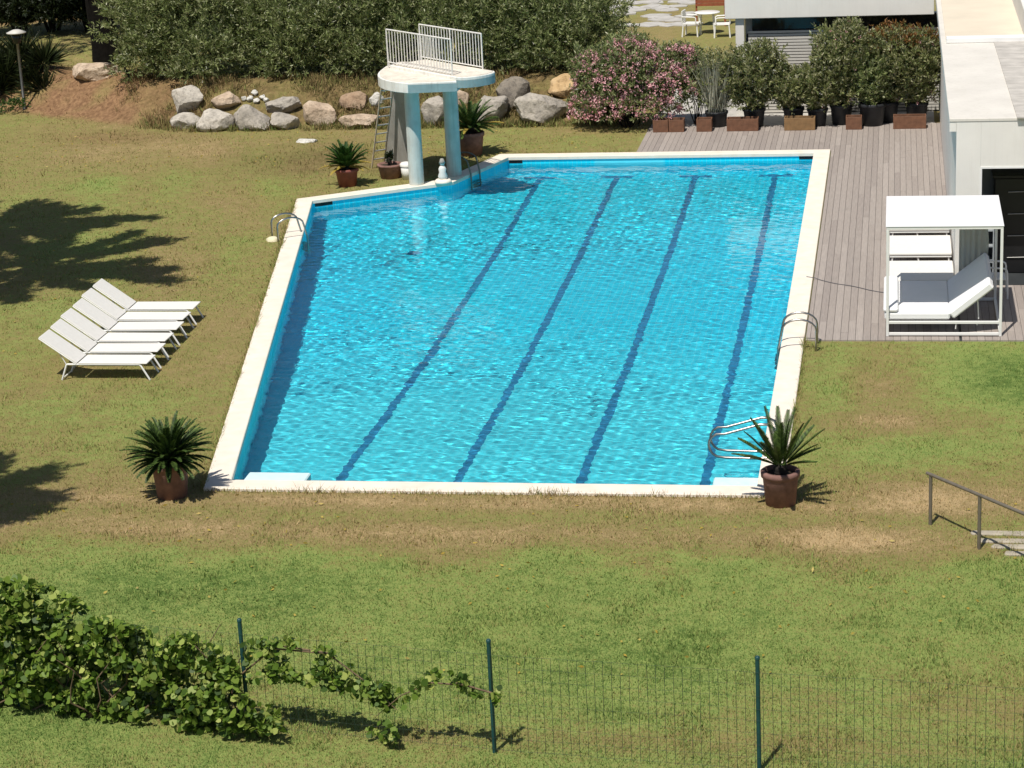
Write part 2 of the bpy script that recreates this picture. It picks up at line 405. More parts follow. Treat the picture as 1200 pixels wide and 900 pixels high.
def gauss(x, y, cx, cy, sx, sy): return np.exp(-((x-cx)/sx)**2-((y-cy)/sy)**2)
def dryness(x, y):
    n = vnoise(x, y, .5, 1)*.5+vnoise(x, y, 1.3, 2)*.3+vnoise(x, y, 3.1, 4)*.2
    d = .54+(n-.5)*.42
    wob = (vnoise(x, y, .8, 14)-.5)*.9
    d += .26*gauss(x, y, -4.5, -.75+wob*.2, 9, .32)+.24*gauss(x, y, -4.0, -2.05+wob*.3, 8, .5)   # burnt strips in front of the near kerb
    d -= .06*gauss(x, y, -4, -1.35, 8, .3)
    d -= .34*sstep(1.9, 3.9, -y+wob*1.1+(vnoise(x, y, 2.6, 19)-.5)*.9)                         # greener front lawn
    d += .10*sstep(6.0, 7.2, -y)*(vnoise(x, y, .7, 15) > .5)
    d += .22*gauss(x, y, -.5, -8.6, 4.5, .35)
    d += .26*gauss(x, y, 3.0, -7.6, 2.2, 1.0)
    d += .30*gauss(x, y, 1.4, -2.0, 1.2, .45)+.3*gauss(x, y, 2.6, -.2, 1.2, .5)
    d -= .52*gauss(x, y, 4.0, 5.8, 1.7, 2.2)                   # green by the daybed
    d += .20*gauss(x, y, 1.8, 4.9, .9, 1.6)
    d -= .25*gauss(x, y, .9, 5.2, .5, 2.4)
    d -= .18*gauss(x, y, 2.0, 1.9, 2.0, .9)
    d += .32*gauss(x, y, 2.0, 3.2, 1.3, .6)
    d += .14*gauss(x, y, -18, 26, 4.5, 2.6)
    d -= .12*gauss(x, y, -17, 22, 3, 3)
    d -= .10*gauss(x, y, -12, 2.5, 2.5, 3)
    d += .30*(vnoise(x*1.0+y*.28, y*.22, 1.1, 27)-.5)*gauss(x, y, -15, 16, 5, 9)
    d -= .1*gauss(x, y, -12.5, 12, .35, 9)
    d -= .10*gauss(x, y, -7, 27.2, 3, .9)
    d += .04*sstep(33, 36, y)*(x > -6)
    return np.clip(d, 0, 1)
def soilness(x, y):
    n = vnoise(x, y, 1.7, 8)*.6+vnoise(x, y, 4.3, 9)*.4
    k = 1-sstep(-5.9, -4.3, x)
    b = k*sstep(-.35, .5, y-toe(x))*(1-sstep(2.6, 3.4, y-toe(x)))*np.where(x < -20, 1.0, .78)
    s = np.maximum(b, .75*gauss(x, y, -12.9, 25.0, 2.1, 2.0))
    s = np.maximum(s, .8*gauss(x, y, -10.4, 23.4, 1.2, 1.0))
    s = np.maximum(s, .5*gauss(x, y, -20, 28.3, 2.2, 1.0))
    s = np.maximum(s, .75*k*gauss(y-toe(x), 0*y, 10.3, 0, 1.2, 1)*(x < -19))
    return np.clip(s*(.35+1.2*n), 0, 1)

def make_terrain():
    def axis(lo, hi, step, far0, far1):
        a = list(np.arange(lo, hi+1e-6, step)); g = step; x = a[0]; pre = []
        while x > far0: g *= 1.35; x -= g; pre.append(x)
        g = step; x = a[-1]; post = []
        while x < far1: g *= 1.35; x += g; post.append(x)
        return np.array(pre[::-1]+a+post)
    xs = axis(-30, 6, .16, -700, 700); ys = axis(-13, 38, .16, -300, 1500)
    X, Y = np.meshgrid(xs, ys); Z = height(X, Y)
    idx = np.arange(X.size).reshape(X.shape)
    q = np.stack([idx[:-1, :-1], idx[:-1, 1:], idx[1:, 1:], idx[1:, :-1]], -1).reshape(-1, 4)
    cx = X.ravel()[q].mean(1); cy = Y.ravel()[q].mean(1)
    q = q[~inside(offset(INNER, .2), cx, cy)]
    used = np.unique(q); remap = -np.ones(X.size, int); remap[used] = np.arange(len(used))
    V = np.stack([X.ravel(), Y.ravel(), Z.ravel()], 1)[used]
    o = npmesh('lawn', V, remap[q], M['lawn'], smooth=True, attrs={'dry': dryness(V[:, 0], V[:, 1]), 'soil': soilness(V[:, 0], V[:, 1])})
    tag(o, kind='structure')
make_terrain()

def make_grass():
    # blades sampled evenly over the picture's ground so that near turf gets real tufts
    n = 420000
    px_ = rng.uniform(-30, 1230, n); py_ = rng.uniform(60, 930, n)**1.0
    d = (np.stack([(px_-600)/F, -(py_-450)/F, np.ones(n)], 1)) @ CM
    t = (0-CAM[2])/d[:, 2]; P = CAM+d*t[:, None]
    x, y = P[:, 0], P[:, 1]
    keep = ~inside(offset(INNER, .37), x, y)
    deck = ((x > .36) & (y > 7.9) & (y < 28.6)) | ((x > -4.75) & (y > 25.1) & (y < 33))
    keep &= ~deck & (y < 60)
    keep &= rng.uniform(0, 1, n) > soilness(x, y)*.8
    x, y = x[keep], y[keep]; z = height(x, y); m = len(x)
    ex = []
    for i in range(len(OUTER)):
        a_ = np.array(OUTER[i]); b_ = np.array(OUTER[(i+1) % len(OUTER)]); L_ = np.linalg.norm(b_-a_); k_ = int(L_*130)
        tt = rng.uniform(0, 1, (k_, 1)); nn_ = np.array([(b_-a_)[1], -(b_-a_)[0]])/L_
        ex.append(a_+(b_-a_)*tt+nn_*(rng.exponential(.03, (k_, 1))-.004)*(vnoise(tt[:, 0]*L_, tt[:, 0], 2.2, i)[:, None] > .25))
    ex = np.concatenate(ex); ok = ~(((ex[:, 0] > .36) & (ex[:, 1] > 7.9)) | ((ex[:, 0] > -4.75) & (ex[:, 1] > 24.9)) | (np.hypot(ex[:, 0]+9.6, ex[:, 1]-21.9) < 1.6)); ex = ex[ok]
    x = np.concatenate([x, ex[:, 0]]); y = np.concatenate([y, ex[:, 1]]); z = height(x, y); m = len(x)
    onbank = soilness(x, y) > .25
    h = rng.uniform(.015, .042, m)*np.where(y < -3.5, 1.0, 1.)*np.where(onbank, 2.2, 1.)
    h[-len(ex):] = rng.uniform(.05, .10, len(ex))
    h *= 1+.8*(vnoise(x, y, 1.8, 12) > .68)
    a = rng.uniform(0, 2*PI, m); w = rng.uniform(.004, .009, m)*np.where(y > 10, 1.7, 1.)
    tilt = rng.normal(0, .45, (m, 2))
    b1 = np.stack([x-np.cos(a)*w, y-np.sin(a)*w, z-.004], 1); b2 = np.stack([x+np.cos(a)*w, y+np.sin(a)*w, z-.004], 1)
    tp = np.stack([x+tilt[:, 0]*h, y+tilt[:, 1]*h, z+h], 1)
    V = np.stack([b1, b2, tp], 1).reshape(-1, 3)
    dr = np.repeat(np.clip(dryness(x, y)-.06+0., 0, 1), 3)
    o = npmesh('grass', V, np.arange(3*m).reshape(m, 3), M['blade'], attrs={'dry': dr, 'soil': np.repeat(np.clip(soilness(x, y)*.9, 0, 1), 3)})
    tag(o, 'short dry grass blades covering the lawn around the pool', 'grass', kind='stuff')
make_grass()

# ------------------------------------------------------------------ pool
WATER_Z = -.15
def depth_at(y): return np.interp(y, [-1, 0, 2.5, 9, 17, 23.2, 26], [1.25, 1.25, 1.3, 1.9, 1.95, 1.25, 1.25])
def make_pool():
    # walls
    mb = MB(); n = len(INNER)
    for i in range(n):
        a = Vector(INNER[i]); b = Vector(INNER[(i+1) % n]); k = max(2, int((b-a).length/.5))
        for j in range(k):
            p = a.lerp(b, j/k); q = a.lerp(b, (j+1)/k)
            mb.add([(p.x, p.y, .02), (q.x, q.y, .02), (q.x, q.y, -float(depth_at(q.y))-.05), (p.x, p.y, -float(depth_at(p.y))-.05)], [(0, 1, 2, 3)])
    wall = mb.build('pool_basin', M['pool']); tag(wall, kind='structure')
    mb = MB(); ys = [-.02]+list(np.arange(.5, 24.9, .5))+[24.8]
    for j in range(len(ys)-1):
        y0, y1 = ys[j], ys[j+1]; z0, z1 = -float(depth_at(y0)), -float(depth_at(y1))
        mb.add([(-12.2, y0, z0), (.05, y0, z0), (.05, y1, z1), (-12.2, y1, z1)], [(0, 1, 2, 3)], True)
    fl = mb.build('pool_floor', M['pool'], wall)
    obs = [wall, fl]
    for x in (-7.0, -5.02, -3.0, -.98):
        mb = MB(); ys = [.35]+list(np.arange(1, 24.2, .5))+[24.25]
        for j in range(len(ys)-1):
            y0, y1 = ys[j], ys[j+1]; z0, z1 = -float(depth_at(y0))+.006, -float(depth_at(y1))+.006
            mb.add([(x-.075, y0, z0), (x+.075, y0, z0), (x+.075, y1, z1), (x-.075, y1, z1)], [(0, 1, 2, 3)], True)
        for y in (24.18,):
            z = -float(depth_at(y))+.01
            mb.add([(x-.42, y-.11, z), (x+.42, y-.11, z), (x+.42, y+.11, z), (x-.42, y+.11, z)], [(0, 1, 2, 3)])
        obs.append(mb.build('lane_line', M['lane'], wall))
    # entry steps in both near corners
    for x0, x1 in ((-8.28, -7.25), (-.75, -.004)):
        obs.append(MB().box(x0, x1, .004, .86, -1.2, -.12).build('entry_step', M['step_tile'], wall, bevel=.02))
    obs.append(MB().box(-7.2, -.8, .004, .62, -.6, -.185).build('wall_ledge', M['step_tile'], wall, bevel=.01))
    # skimmer mouths high on the far walls
    def slot(a, b, t0, t1):
        a = Vector(a); b = Vector(b); e = (b-a).normalized(); nn = Vector((-e.y, e.x))
        p = a+e*t0+nn*.006; q = a+e*t1+nn*.006
        return MB().add([(p.x, p.y, -.125), (q.x, q.y, -.125), (q.x, q.y, -.03), (p.x, p.y, -.03)], [(0, 1, 2, 3)]).build('skimmer_mouth', M['black'], wall)
    slot((0, 24.75), (-7.93, 24.7), .04, .40); slot((0, 24.75), (-7.93, 24.7), 7.55, 7.9)
    slot((-8.85, 21.78), (-11.98, 19.84), 3.15, 3.6)
    d = MB().lathe([(.15, 0), (.15, .012), (.1, .016), (.0, .016)], -8.9, 17.2, 20).build('floor_drain', M['lane'], wall)
    d.location.z = -float(depth_at(17.2))+.004; obs.append(d)
    for o in obs: o.cycles.is_caustics_receiver = True
    # coping
    mb = MB(); inn = offset(INNER, -.03); n = len(inn)
    prof = [(inn, -.035), (inn, .04), (offset(INNER, -.015), .05), (offset(OUTER, -.012), .05), (OUTER, .04), (OUTER, -.15)]
    for (pa, za), (pb, zb) in zip(prof, prof[1:]):
        for i in range(n):
            j = (i+1) % n
            mb.add([(*pa[i], za), (*pa[j], za), (*pb[j], zb), (*pb[i], zb)], [(0, 1, 2, 3)])
    for i in range(n):
        j = (i+1) % n
        mb.add([(*inn[i], -.035), (*INNER[i], -.035), (*INNER[j], -.035), (*inn[j], -.035)], [(0, 1, 2, 3)])
    me = mb.build('pool_coping', M['coping']); tag(me, kind='structure')
    bm = bmesh.new(); bm.from_mesh(me.data); bmesh.ops.remove_doubles(bm, verts=bm.verts, dist=1e-5); bmesh.ops.recalc_face_normals(bm, faces=bm.faces); bm.to_mesh(me.data); bm.free()
    # water: a rippled refracting sheet closed below into a body
    st = .026; xs = np.arange(-12.4, .3, st); ys = np.arange(-.3, 25.1, st)
    X, Y = np.meshgrid(xs, ys); Z = np.zeros_like(X); r = np.random.default_rng(11)
    amp = .35+.95*np.clip(vnoise(X, Y, .22, 21)*1.6-.35, 0, 1)
    amp *= 1-.62*gauss(X, Y, -3.8, 13.0, 5, 4.2)
    amp *= 1+.5*gauss(X, Y, -4, 22.3, 6, 2.5)
    for _ in range(46):
        lam = r.uniform(.26, 1.3); k = 2*PI/lam; th = r.normal(1.45, .95)
        Z += lam*.0030*r.uniform(.4, 1)*np.sin(k*(X*math.cos(th)+Y*math.sin(th))+r.uniform(0, 6.28))
    fine = np.zeros_like(X)
    for _ in range(30):
        lam = r.uniform(.11, .34); k = 2*PI/lam; th = r.normal(1.45, .8)
        fine += lam*.0040*r.uniform(.4, 1)*np.sin(k*(X*math.cos(th)+Y*math.sin(th))+r.uniform(0, 6.28))
    amp = (.25+.5*amp)*(1-.4*gauss(X, Y, -3.6, 12.5, 4.5, 4.5))*(1+.05*gauss(X, Y, -4, 23, 7, 2.5)+.22*gauss(X, Y, -4.5, 3.5, 6, 3.5))
    amp = np.minimum(amp, .62)
    Z = Z*amp*.40+fine*amp*(.58+.40*vnoise(X, Y, .9, 33))+WATER_Z
    idx = np.arange(X.size).reshape(X.shape)
    q = np.stack([idx[:-1, :-1], idx[:-1, 1:], idx[1:, 1:], idx[1:, :-1]], -1).reshape(-1, 4)
    cx = X.ravel()[q].mean(1); cyy = Y.ravel()[q].mean(1); q = q[inside(offset(INNER, .1), cx, cyy)]
    used = np.unique(q); remap = -np.ones(X.size, int); remap[used] = np.arange(len(used)); q = remap[q]
    V = np.stack([X.ravel(), Y.ravel(), Z.ravel()], 1)[used]
    # skirt and bottom
    e = np.concatenate([q[:, [0, 1]], q[:, [1, 2]], q[:, [2, 3]], q[:, [3, 0]]]); key = {}
    for a, b in e.tolist(): key[(a, b)] = 1
    be = [(a, b) for a, b in key if (b, a) not in key]
    bv = sorted({a for a, b in be} | {b for a, b in be}); m = {v: len(V)+i for i, v in enumerate(bv)}
    V2 = V[bv].copy(); V2[:, 2] = -2.3
    sk = np.array([(b, a, m[a], m[b]) for a, b in be])
    cmin = len(V)+len(bv)
    ctr = np.array([[-5.5, 12, -2.3]])
    t = NT('pool_water'); t.t.nodes.remove(t.b)
    g = t.n('ShaderNodeBsdfGlass'); g.inputs['IOR'].default_value = 1.33; g.inputs['Roughness'].default_value = 0; g.inputs['Color'].default_value = (1, 1, 1, 1)
    t.l(g.outputs[0], t.out.inputs[0])
    if VOLUME:
        va = t.n('ShaderNodeVolumeAbsorption'); va.inputs[0].default_value = (.0, .80, .95, 1); va.inputs[1].default_value = .55
        t.l(va.outputs[0], t.out.inputs[1])
    bot = np.array([(m[a], m[b], cmin, cmin) for a, b in be])
    me = bpy.data.meshes.new('water')
    allV = np.concatenate([V, V2, ctr]); faces = [tuple(f) for f in q.tolist()]
    if VOLUME: faces += [tuple(f) for f in sk.tolist()]+[(m[b], m[a], cmin) for a, b in be][::1]
    me.from_pydata(allV.tolist(), [], faces); 
    sm = np.zeros(len(faces), bool); sm[:len(q)] = True; me.polygons.foreach_set('use_smooth', sm); me.update()
    w = link('water', me, t.m); tag(w, kind='structure'); w.cycles.is_caustics_caster = True
VOLUME = False
make_pool()

# ------------------------------------------------------------------ wooden deck
def make_deck():
    mb = MB(); P = .138; g = .007; r = random.Random(3)
    def board(x0, x1, y0, y1):
        y = y0+r.uniform(-3, 0)
        while y < y1:
            L = r.uniform(3.2, 4.2); a = max(y, y0); b = min(y+L, y1)-.004
            if b-a > .05:
                z = .028+r.uniform(-.0015, .0015)
                mb.add([(x0, a, -.02), (x1, a, -.02), (x1, b, -.02), (x0, b, -.02), (x0, a, z), (x1, a, z), (x1, b, z), (x0, b, z)],
                       [(4, 5, 6, 7), (0, 1, 5, 4), (1, 2, 6, 5), (2, 3, 7, 6), (3, 0, 4, 7)])
            y += L
    x = -4.62
    while x < 10:
        x1 = x+P-g
        if x1 < .37: board(x, x1, 25.17, 28.55)
        elif x < .40: board(x, x1, 25.17, 28.55); board(.405, x1, 7.95, 25.165)
        elif x < 3.18: board(max(x, .40), min(x1, 3.195) if x1 < 3.33 else x1, 7.95, 11.8 if False else 28.55)
        else: board(x, x1, 7.95, 11.8)
        x += P
    o = mb.build('deck', M['deck']); tag(o, kind='structure')
    b = MB().box(-4.6, .38, 25.16, 28.5, -.06, .006).box(.395, 10, 7.96, 28.5, -.06, .006).build('joist_bed', M['dark'], o)
    t = MB().box(-4.6, 3.05, 28.56, 34.5, -.05, .02).build('terrace', M['paving']); tag(t, kind='structure')
make_deck()

# ------------------------------------------------------------------ pool house on the right and the wing behind
def make_buildings():
    X0, Y0, H = 3.2, 11.9, 3.36
    h = thing('pool_house', 'low white flat roofed pool house with dark open bay beside the deck', 'building', (X0, Y0, 0))
    b = lambda mb, n, m, bev=.0, par=h: mb.build(n, m, par, bevel=bev, world=True)
    mb = MB().box(X0, X0+.25, Y0+.25, 29.6, -.1, H-.065)
    b(mb, 'side_wall', M['plaster'])
    mb = MB().box(X0, 3.67, Y0, Y0+.248, -.1, H-.065).box(3.672, 10, Y0, Y0+.248, 2.37, H-.065)
    b(mb, 'front_wall', M['plaster'])
    b(MB().box(3.67, 3.70, Y0-.012, Y0+.02, 0, 2.36).box(3.67, 10, Y0-.012, Y0+.02, 2.362, 2.40), 'opening_trim', M['white'])
    b(MB().box(3.46, 3.672, Y0+.25, 13.4, 0, H-.24).box(3.46, 10, 13.4, 13.6, 0, H-.24), 'inner_wall', M['grey_panel'])
    b(MB().box(3.46, 10, 11.86, 13.4, -.05, .02), 'inner_floor', M['dark'])
    # roof slab with a small overhang on the deck side
    b(MB().box(X0-.14, 10, Y0-.012, 29.7, H-.062, H), 'roof', M['roof'], .008)
    b(MB().box(X0-.135, X0-.002, Y0+.002, 29.65, H-.26, H-.064), 'eaves_beam', M['plaster'], .005)
    cA = at(1107, 45, H); cB = at(1200, 53, H)
    yk = (cA[1]+cB[1])/2
    b(MB().box(X0-.02, 10, yk-.16, yk+.16, H+.002, H+.13), 'roof_kerb', M['white'], .015)
    b(MB().box(X0-.02, 5.0, yk+.165, 29.6, H+.002, H+.03), 'roof_screed', M['roof2'])
    p0 = at(1166, 54, H+.02); p1 = at(1192, 138, H+.02)
    mb = MB(); y = p1[1]+.02; r = random.Random(5)
    while y < yk-.2:
        t = (y-p1[1])/(p0[1]-p1[1]); x0 = p1[0]+(p0[0]-p1[0])*t
        mb.box(x0, 9.8, y, y+.30, H+.003, H+.022+r.uniform(0, .004)); y += .312
    b(mb, 'roof_boarding', simple('bleached_roof_boards', (.50, .47, .43), .85, .16, 3, .2))
    q0 = at(1184, 40, H); 
    vb = b(MB().box(4.98, 9.8, yk+.17, 29.4, H+.003, H+.62), 'rooflight_box', M['plaster'], .02)
    gx = at(1193, 46, H)[0]
    g = MB()
    for k in range(4): g.box(5.22, 5.75, yk+.15, yk+.172, H+.26+k*.06, H+.295+k*.06)
    g.build('vent_grille', M['concrete'], vb, world=True)
    # far wing
    Y = 30.0
    w = thing('villa_wing', 'white villa wing with deep fascia above a grey slatted shutter', 'building', (-2.4, Y, 0))
    b = lambda mb, n, m, bev=.0: mb.build(n, m, w, bevel=bev, world=True)
    b(MB().box(-2.62, 3.04, Y, 36.8, 2.71, 3.62), 'fascia', M['plaster'], .015)
    b(MB().box(-2.34, -2.10, Y+.1, Y+.34, 0, 2.705), 'corner_post', M['plaster'], .01)
    b(MB().box(-1.9, 3.19, Y+.42, Y+.46, 1.9, 2.705), 'window_band', M['glass_dark'])
    mb = MB(); z = .05
    while z < 2.28: mb.box(-2.0, 3.19, Y+.27, Y+.305, z, z+.062, None); z += .085
    b(mb, 'shutter', M['shutter'])
    b(MB().box(-2.05, 3.19, Y+.33, Y+.36, .02, 2.25), 'shutter_backing', M['dark'])
    b(MB().box(-2.1, 3.19, Y+.5, Y+.7, 0, 2.70), 'rear_wall', M['grey_panel'])
    # things in the open bay
    c = thing('drawer_cabinet', 'black cabinet with bright bar handles standing in the open bay', 'cabinet', (4.7, 13.2, .02))
    MB().box(3.98, 5.6, 12.75, 13.32, .02, 1.98).build('body', M['black'], c, bevel=.02, world=True)
    MB().box(3.94, 5.64, 12.69, 13.36, 1.982, 2.05).build('top', M['black'], c, bevel=.01, world=True)
    for z in (.35, .8, 1.25, 1.7):
        MB().tube([(4.25, 12.73, z), (5.3, 12.73, z+.02)], .012, 6).build('handle', M['steel'], c, world=True)
    s = thing('stacked_crates', 'dark grey open shelf unit at the left edge of the bay', 'shelf', (3.85, 12.1, .02))
    MB().box(3.71, 3.73, 12.05, 12.5, .02, 1.45).box(3.94, 3.96, 12.05, 12.5, .02, 1.45).build('side_panel', M['grey_panel'], s, world=True)
    for k in range(5): MB().box(3.732, 3.938, 12.05, 12.5, .1+k*.32, .13+k*.32).build('shelf', M['grey_panel'], s, world=True)
    s.name = 'shelf_unit'
make_buildings()

# ------------------------------------------------------------------ loungers
def lounger_proto():
    t = thing('sun_lounger', 'proto', 'sun lounger', (0, 0, 0), 'white sun loungers lined up on the lawn')
    W = .535; fr = M['white_metal']; r = .019
    f = MB()
    for y in (.02, W-.02): f.tube([(.13, y, .30), (1.50, y, .30)], r, 8)
    f.tube([(.30, .02, .30), (.30, W-.02, .30)], r*.8, 8); f.tube([(1.48, .02, .30), (1.48, W-.02, .30)], r*.8, 8)
    f.build('frame', fr, t)
    for (x0, x1) in ((.13, 0.), (1.50, 1.69)):
        for y in (.02, W-.02):
            MB().tube([(x0, y, .30), (x0+(x1-x0)*.15, y, .285), (x1, y, 0)], r, 8).build('leg', fr, t)
    MB().tube([(.02, .02, .035), (.02, W-.02, .035)], r*.7, 8).build('cross_bar', fr, t)
    s = MB().box(.34, 1.66, 0, W, .312, .336).build('seat', M['fabric'], t, bevel=.008)
    R = Matrix.Translation((.32, 0, .325)) @ Matrix.Rotation(rad(36), 4, 'Y')
    k = MB().box(-.84, 0, 0, W, -.012, .012, R).build('backrest', M['fabric'], t, bevel=.008)
    bf = MB()
    bf.tube([R @ Vector((-.0, .012, -.022)), R @ Vector((-.83, .012, -.022)), R @ Vector((-.83, W-.012, -.022)), R @ Vector((0, W-.012, -.022))], .014, 6)
    bf.build('back_frame', fr, k)
    for y in (.05, W-.05): MB().tube([R @ Vector((-.42, y, -.03)), (.10, y, .29)], .01, 6).build('prop', fr, t)
    return t
lp = lounger_proto()
LAB = ['white sun lounger nearest to the camera at the end of the lawn row', 'white sun lounger second from the near end of the lawn row', 'white sun lounger third from the near end of the lawn row',
       'white sun lounger third from the far end of the lawn row', 'white sun lounger second from the far end of the lawn row', 'white sun lounger farthest from the camera at the end of the lawn row']
lrows = []
for i in range(6):
    o = lp if i == 0 else copy_tree(lp)
    o.location = (-13.09-.05*i+(0, .012, -.01, .02, -.015, .01)[i], 5.37+.735*i, 0); o.rotation_euler.z = rad((0, .8, -.7, .9, -.5, .5)[i]); o['label'] = LAB[i]
    o.location.z = 0; lrows.append(o)
DL = ['white sun lounger on the deck just behind the canopied daybed', 'white sun lounger in the middle of the three on the deck', 'white sun lounger on the deck farthest behind the daybed']
for i, y in enumerate((10.92, 13.05, 15.15)):
    # broad deck loungers with flat cushions beside the pool house wall
    t = thing('deck_lounger', DL[i], 'sun lounger', (1.86, y, .03), 'white sun loungers on the wooden deck')
    W = 1.52 if i < 2 else 1.4
    f = MB().tube([(.06, .03, .26), (1.3, .03, .26)], .02, 8).tube([(.06, W-.03, .26), (1.3, W-.03, .26)], .02, 8).tube([(.08, .03, .26), (.08, W-.03, .26)], .02, 8).build('frame', M['white_metal'], t)
    for x, dx in ((.12, -.03), (.62, .06), (1.24, .03)):
        for yy in (.05, W-.05): MB().tube([(x, yy, .26), (x+dx, yy, 0)], .018, 8).build('leg', M['white_metal'], t)
    MB().box(0, 1.31, 0, W, .285, .345).build('seat', M['fabric'], t, bevel=.02, seg=2)

def make_daybed():
    x0, x1, y0, y1, H = 1.87, 3.96, 8.17, 10.62, 2.1
    z0 = .03
    t = thing('daybed', 'white canopied daybed with raised backrest standing at the edge of the deck', 'daybed', (x0, y0, z0))
    b = lambda mb, n, m, bev=.0, par=t: mb.build(n, m, par, bevel=bev, world=True)
    w = .05
    for x in (x0, x1-w):
        for y in (y0, y1-w): b(MB().box(x, x+w, y, y+w, z0, H-.05), 'post', M['white_metal'], .005)
    b(MB().box(x0, x1, y0, y0+w, H-.048, H).box(x0, x1, y1-w, y1, H-.048, H).box(x0, x0+w, y0+w+.002, y1-w-.002, H-.048, H).box(x1-w, x1, y0+w+.002, y1-w-.002, H-.048, H), 'top_frame', M['white_metal'], .004)
    b(MB().box(x0-.01, x1+.01, y0-.01, y1+.01, H+.002, H+.02), 'canopy', M['canvas'], .004)
    b(MB().box(x0+w+.002, x1-w-.002, y0, y0+w, z0+.02, z0+.07).box(x0+w+.002, x1-w-.002, y1-w, y1, z0+.02, z0+.07).box(x0, x0+w, y0+w+.002, y1-w-.002, z0+.02, z0+.07).box(x1-w, x1, y0+w+.002, y1-w-.002, z0+.02, z0+.07), 'base_frame', M['white_metal'], .004)
    b(MB().box(x0+w+.002, x1-w-.002, y0+.004, y0+w-.004, .27, .32), 'side_rail', M['white_metal'], .004)
    b(MB().box(x0+w+.002, x1-w-.002, y1-w+.004, y1-.004, .27, .32), 'side_rail', M['white_metal'], .004)
    hx = 3.03
    cv = []; n = 24
    for k in range(n+1):
        x = 3.24+.50*k/n; yy = y1-.09+.022*math.sin(k*1.25)
        cv += [(x, yy, .42), (x+(.06 if k > n-3 else 0), yy+.01*math.sin(k*.9), 1.2), (x, yy, H-.06)]
    cur = MB().add(cv, [(3*k+j, 3*k+3+j, 3*k+4+j, 3*k+1+j) for k in range(n) for j in range(2)], True)
    b(cur, 'curtain', simple('grey_curtain', (.42, .42, .38), .9, .05, 4, .1))
    m = MB().box(x0-.03, hx, y0+.06, y1-.1, .33, .47)
    mm = b(m, 'mattress', M['mattress'], .03)
    b(MB().box(x0-.05, x0+.22, y0+.05, y1-.08, .475, .56), 'sunlit_end_pad', M['mattress'], .03)  # sunlit end of the mattress put into shape as an added pad
    R = Matrix.Translation((hx+.02, 0, .40)) @ Matrix.Rotation(rad(-39), 4, 'Y')
    b(MB().box(0, .93, y0+.06, y1-.1, -.07, .07, R), 'backrest', M['mattress'], .025)
    for y in (y0+.25, y1-.3): b(MB().tube([R @ Vector((.55, y, -.08)), (3.55, y, .30)], .014, 6), 'prop', M['white_metal'])
    b(MB().tube([(3.14, y0+.03, .29), (3.13, y0+.03, .17)], .012, 6).tube([(3.50, y0+.03, .29), (3.52, y0+.03, .24)], .012, 6), 'hinge_bracket', M['white_metal'])
make_daybed()

def make_armchair():
    t = thing('metal_armchair', 'white tubular metal armchair standing behind the daybed', 'chair', (3.85, 10.75, .03))
    m = M['white_metal']
    for y in (10.75, 11.3):
        MB().tube([(3.62, y, .03), (3.64, y, .60), (3.66, y, .64), (3.72, y, .665), (4.10, y, .64), (4.15, y, .61), (4.165, y, .55), (4.18, y, .03)], .018, 8).build('arm_frame', m, t, world=True)
    MB().box(3.66, 4.14, 10.77, 11.28, .40, .43).build('seat', m, t, bevel=.01, world=True)
    R = Matrix.Translation((3.66, 0, .42)) @ Matrix.Rotation(rad(-14), 4, 'Y')
    MB().box(-.012, .012, 10.77, 11.28, .05, .48, R).build('backrest', m, t, bevel=.01, world=True)
make_armchair()

def make_cable():
    a = at(945, 324, .06); b = at(1037, 343, .04)
    pts = [(a[0]+(b[0]-a[0])*k/10, a[1]+(b[1]-a[1])*k/10+.03*math.sin(k*1.3), (.056 if a[0]+(b[0]-a[0])*k/10 < .42 else .036)+.003) for k in range(11)]
    o = MB().tube(pts, .007, 6).build('power_cable', M['cable']); tag(o, 'thin grey cable running across the deck to the pool edge', 'cable')
make_cable()

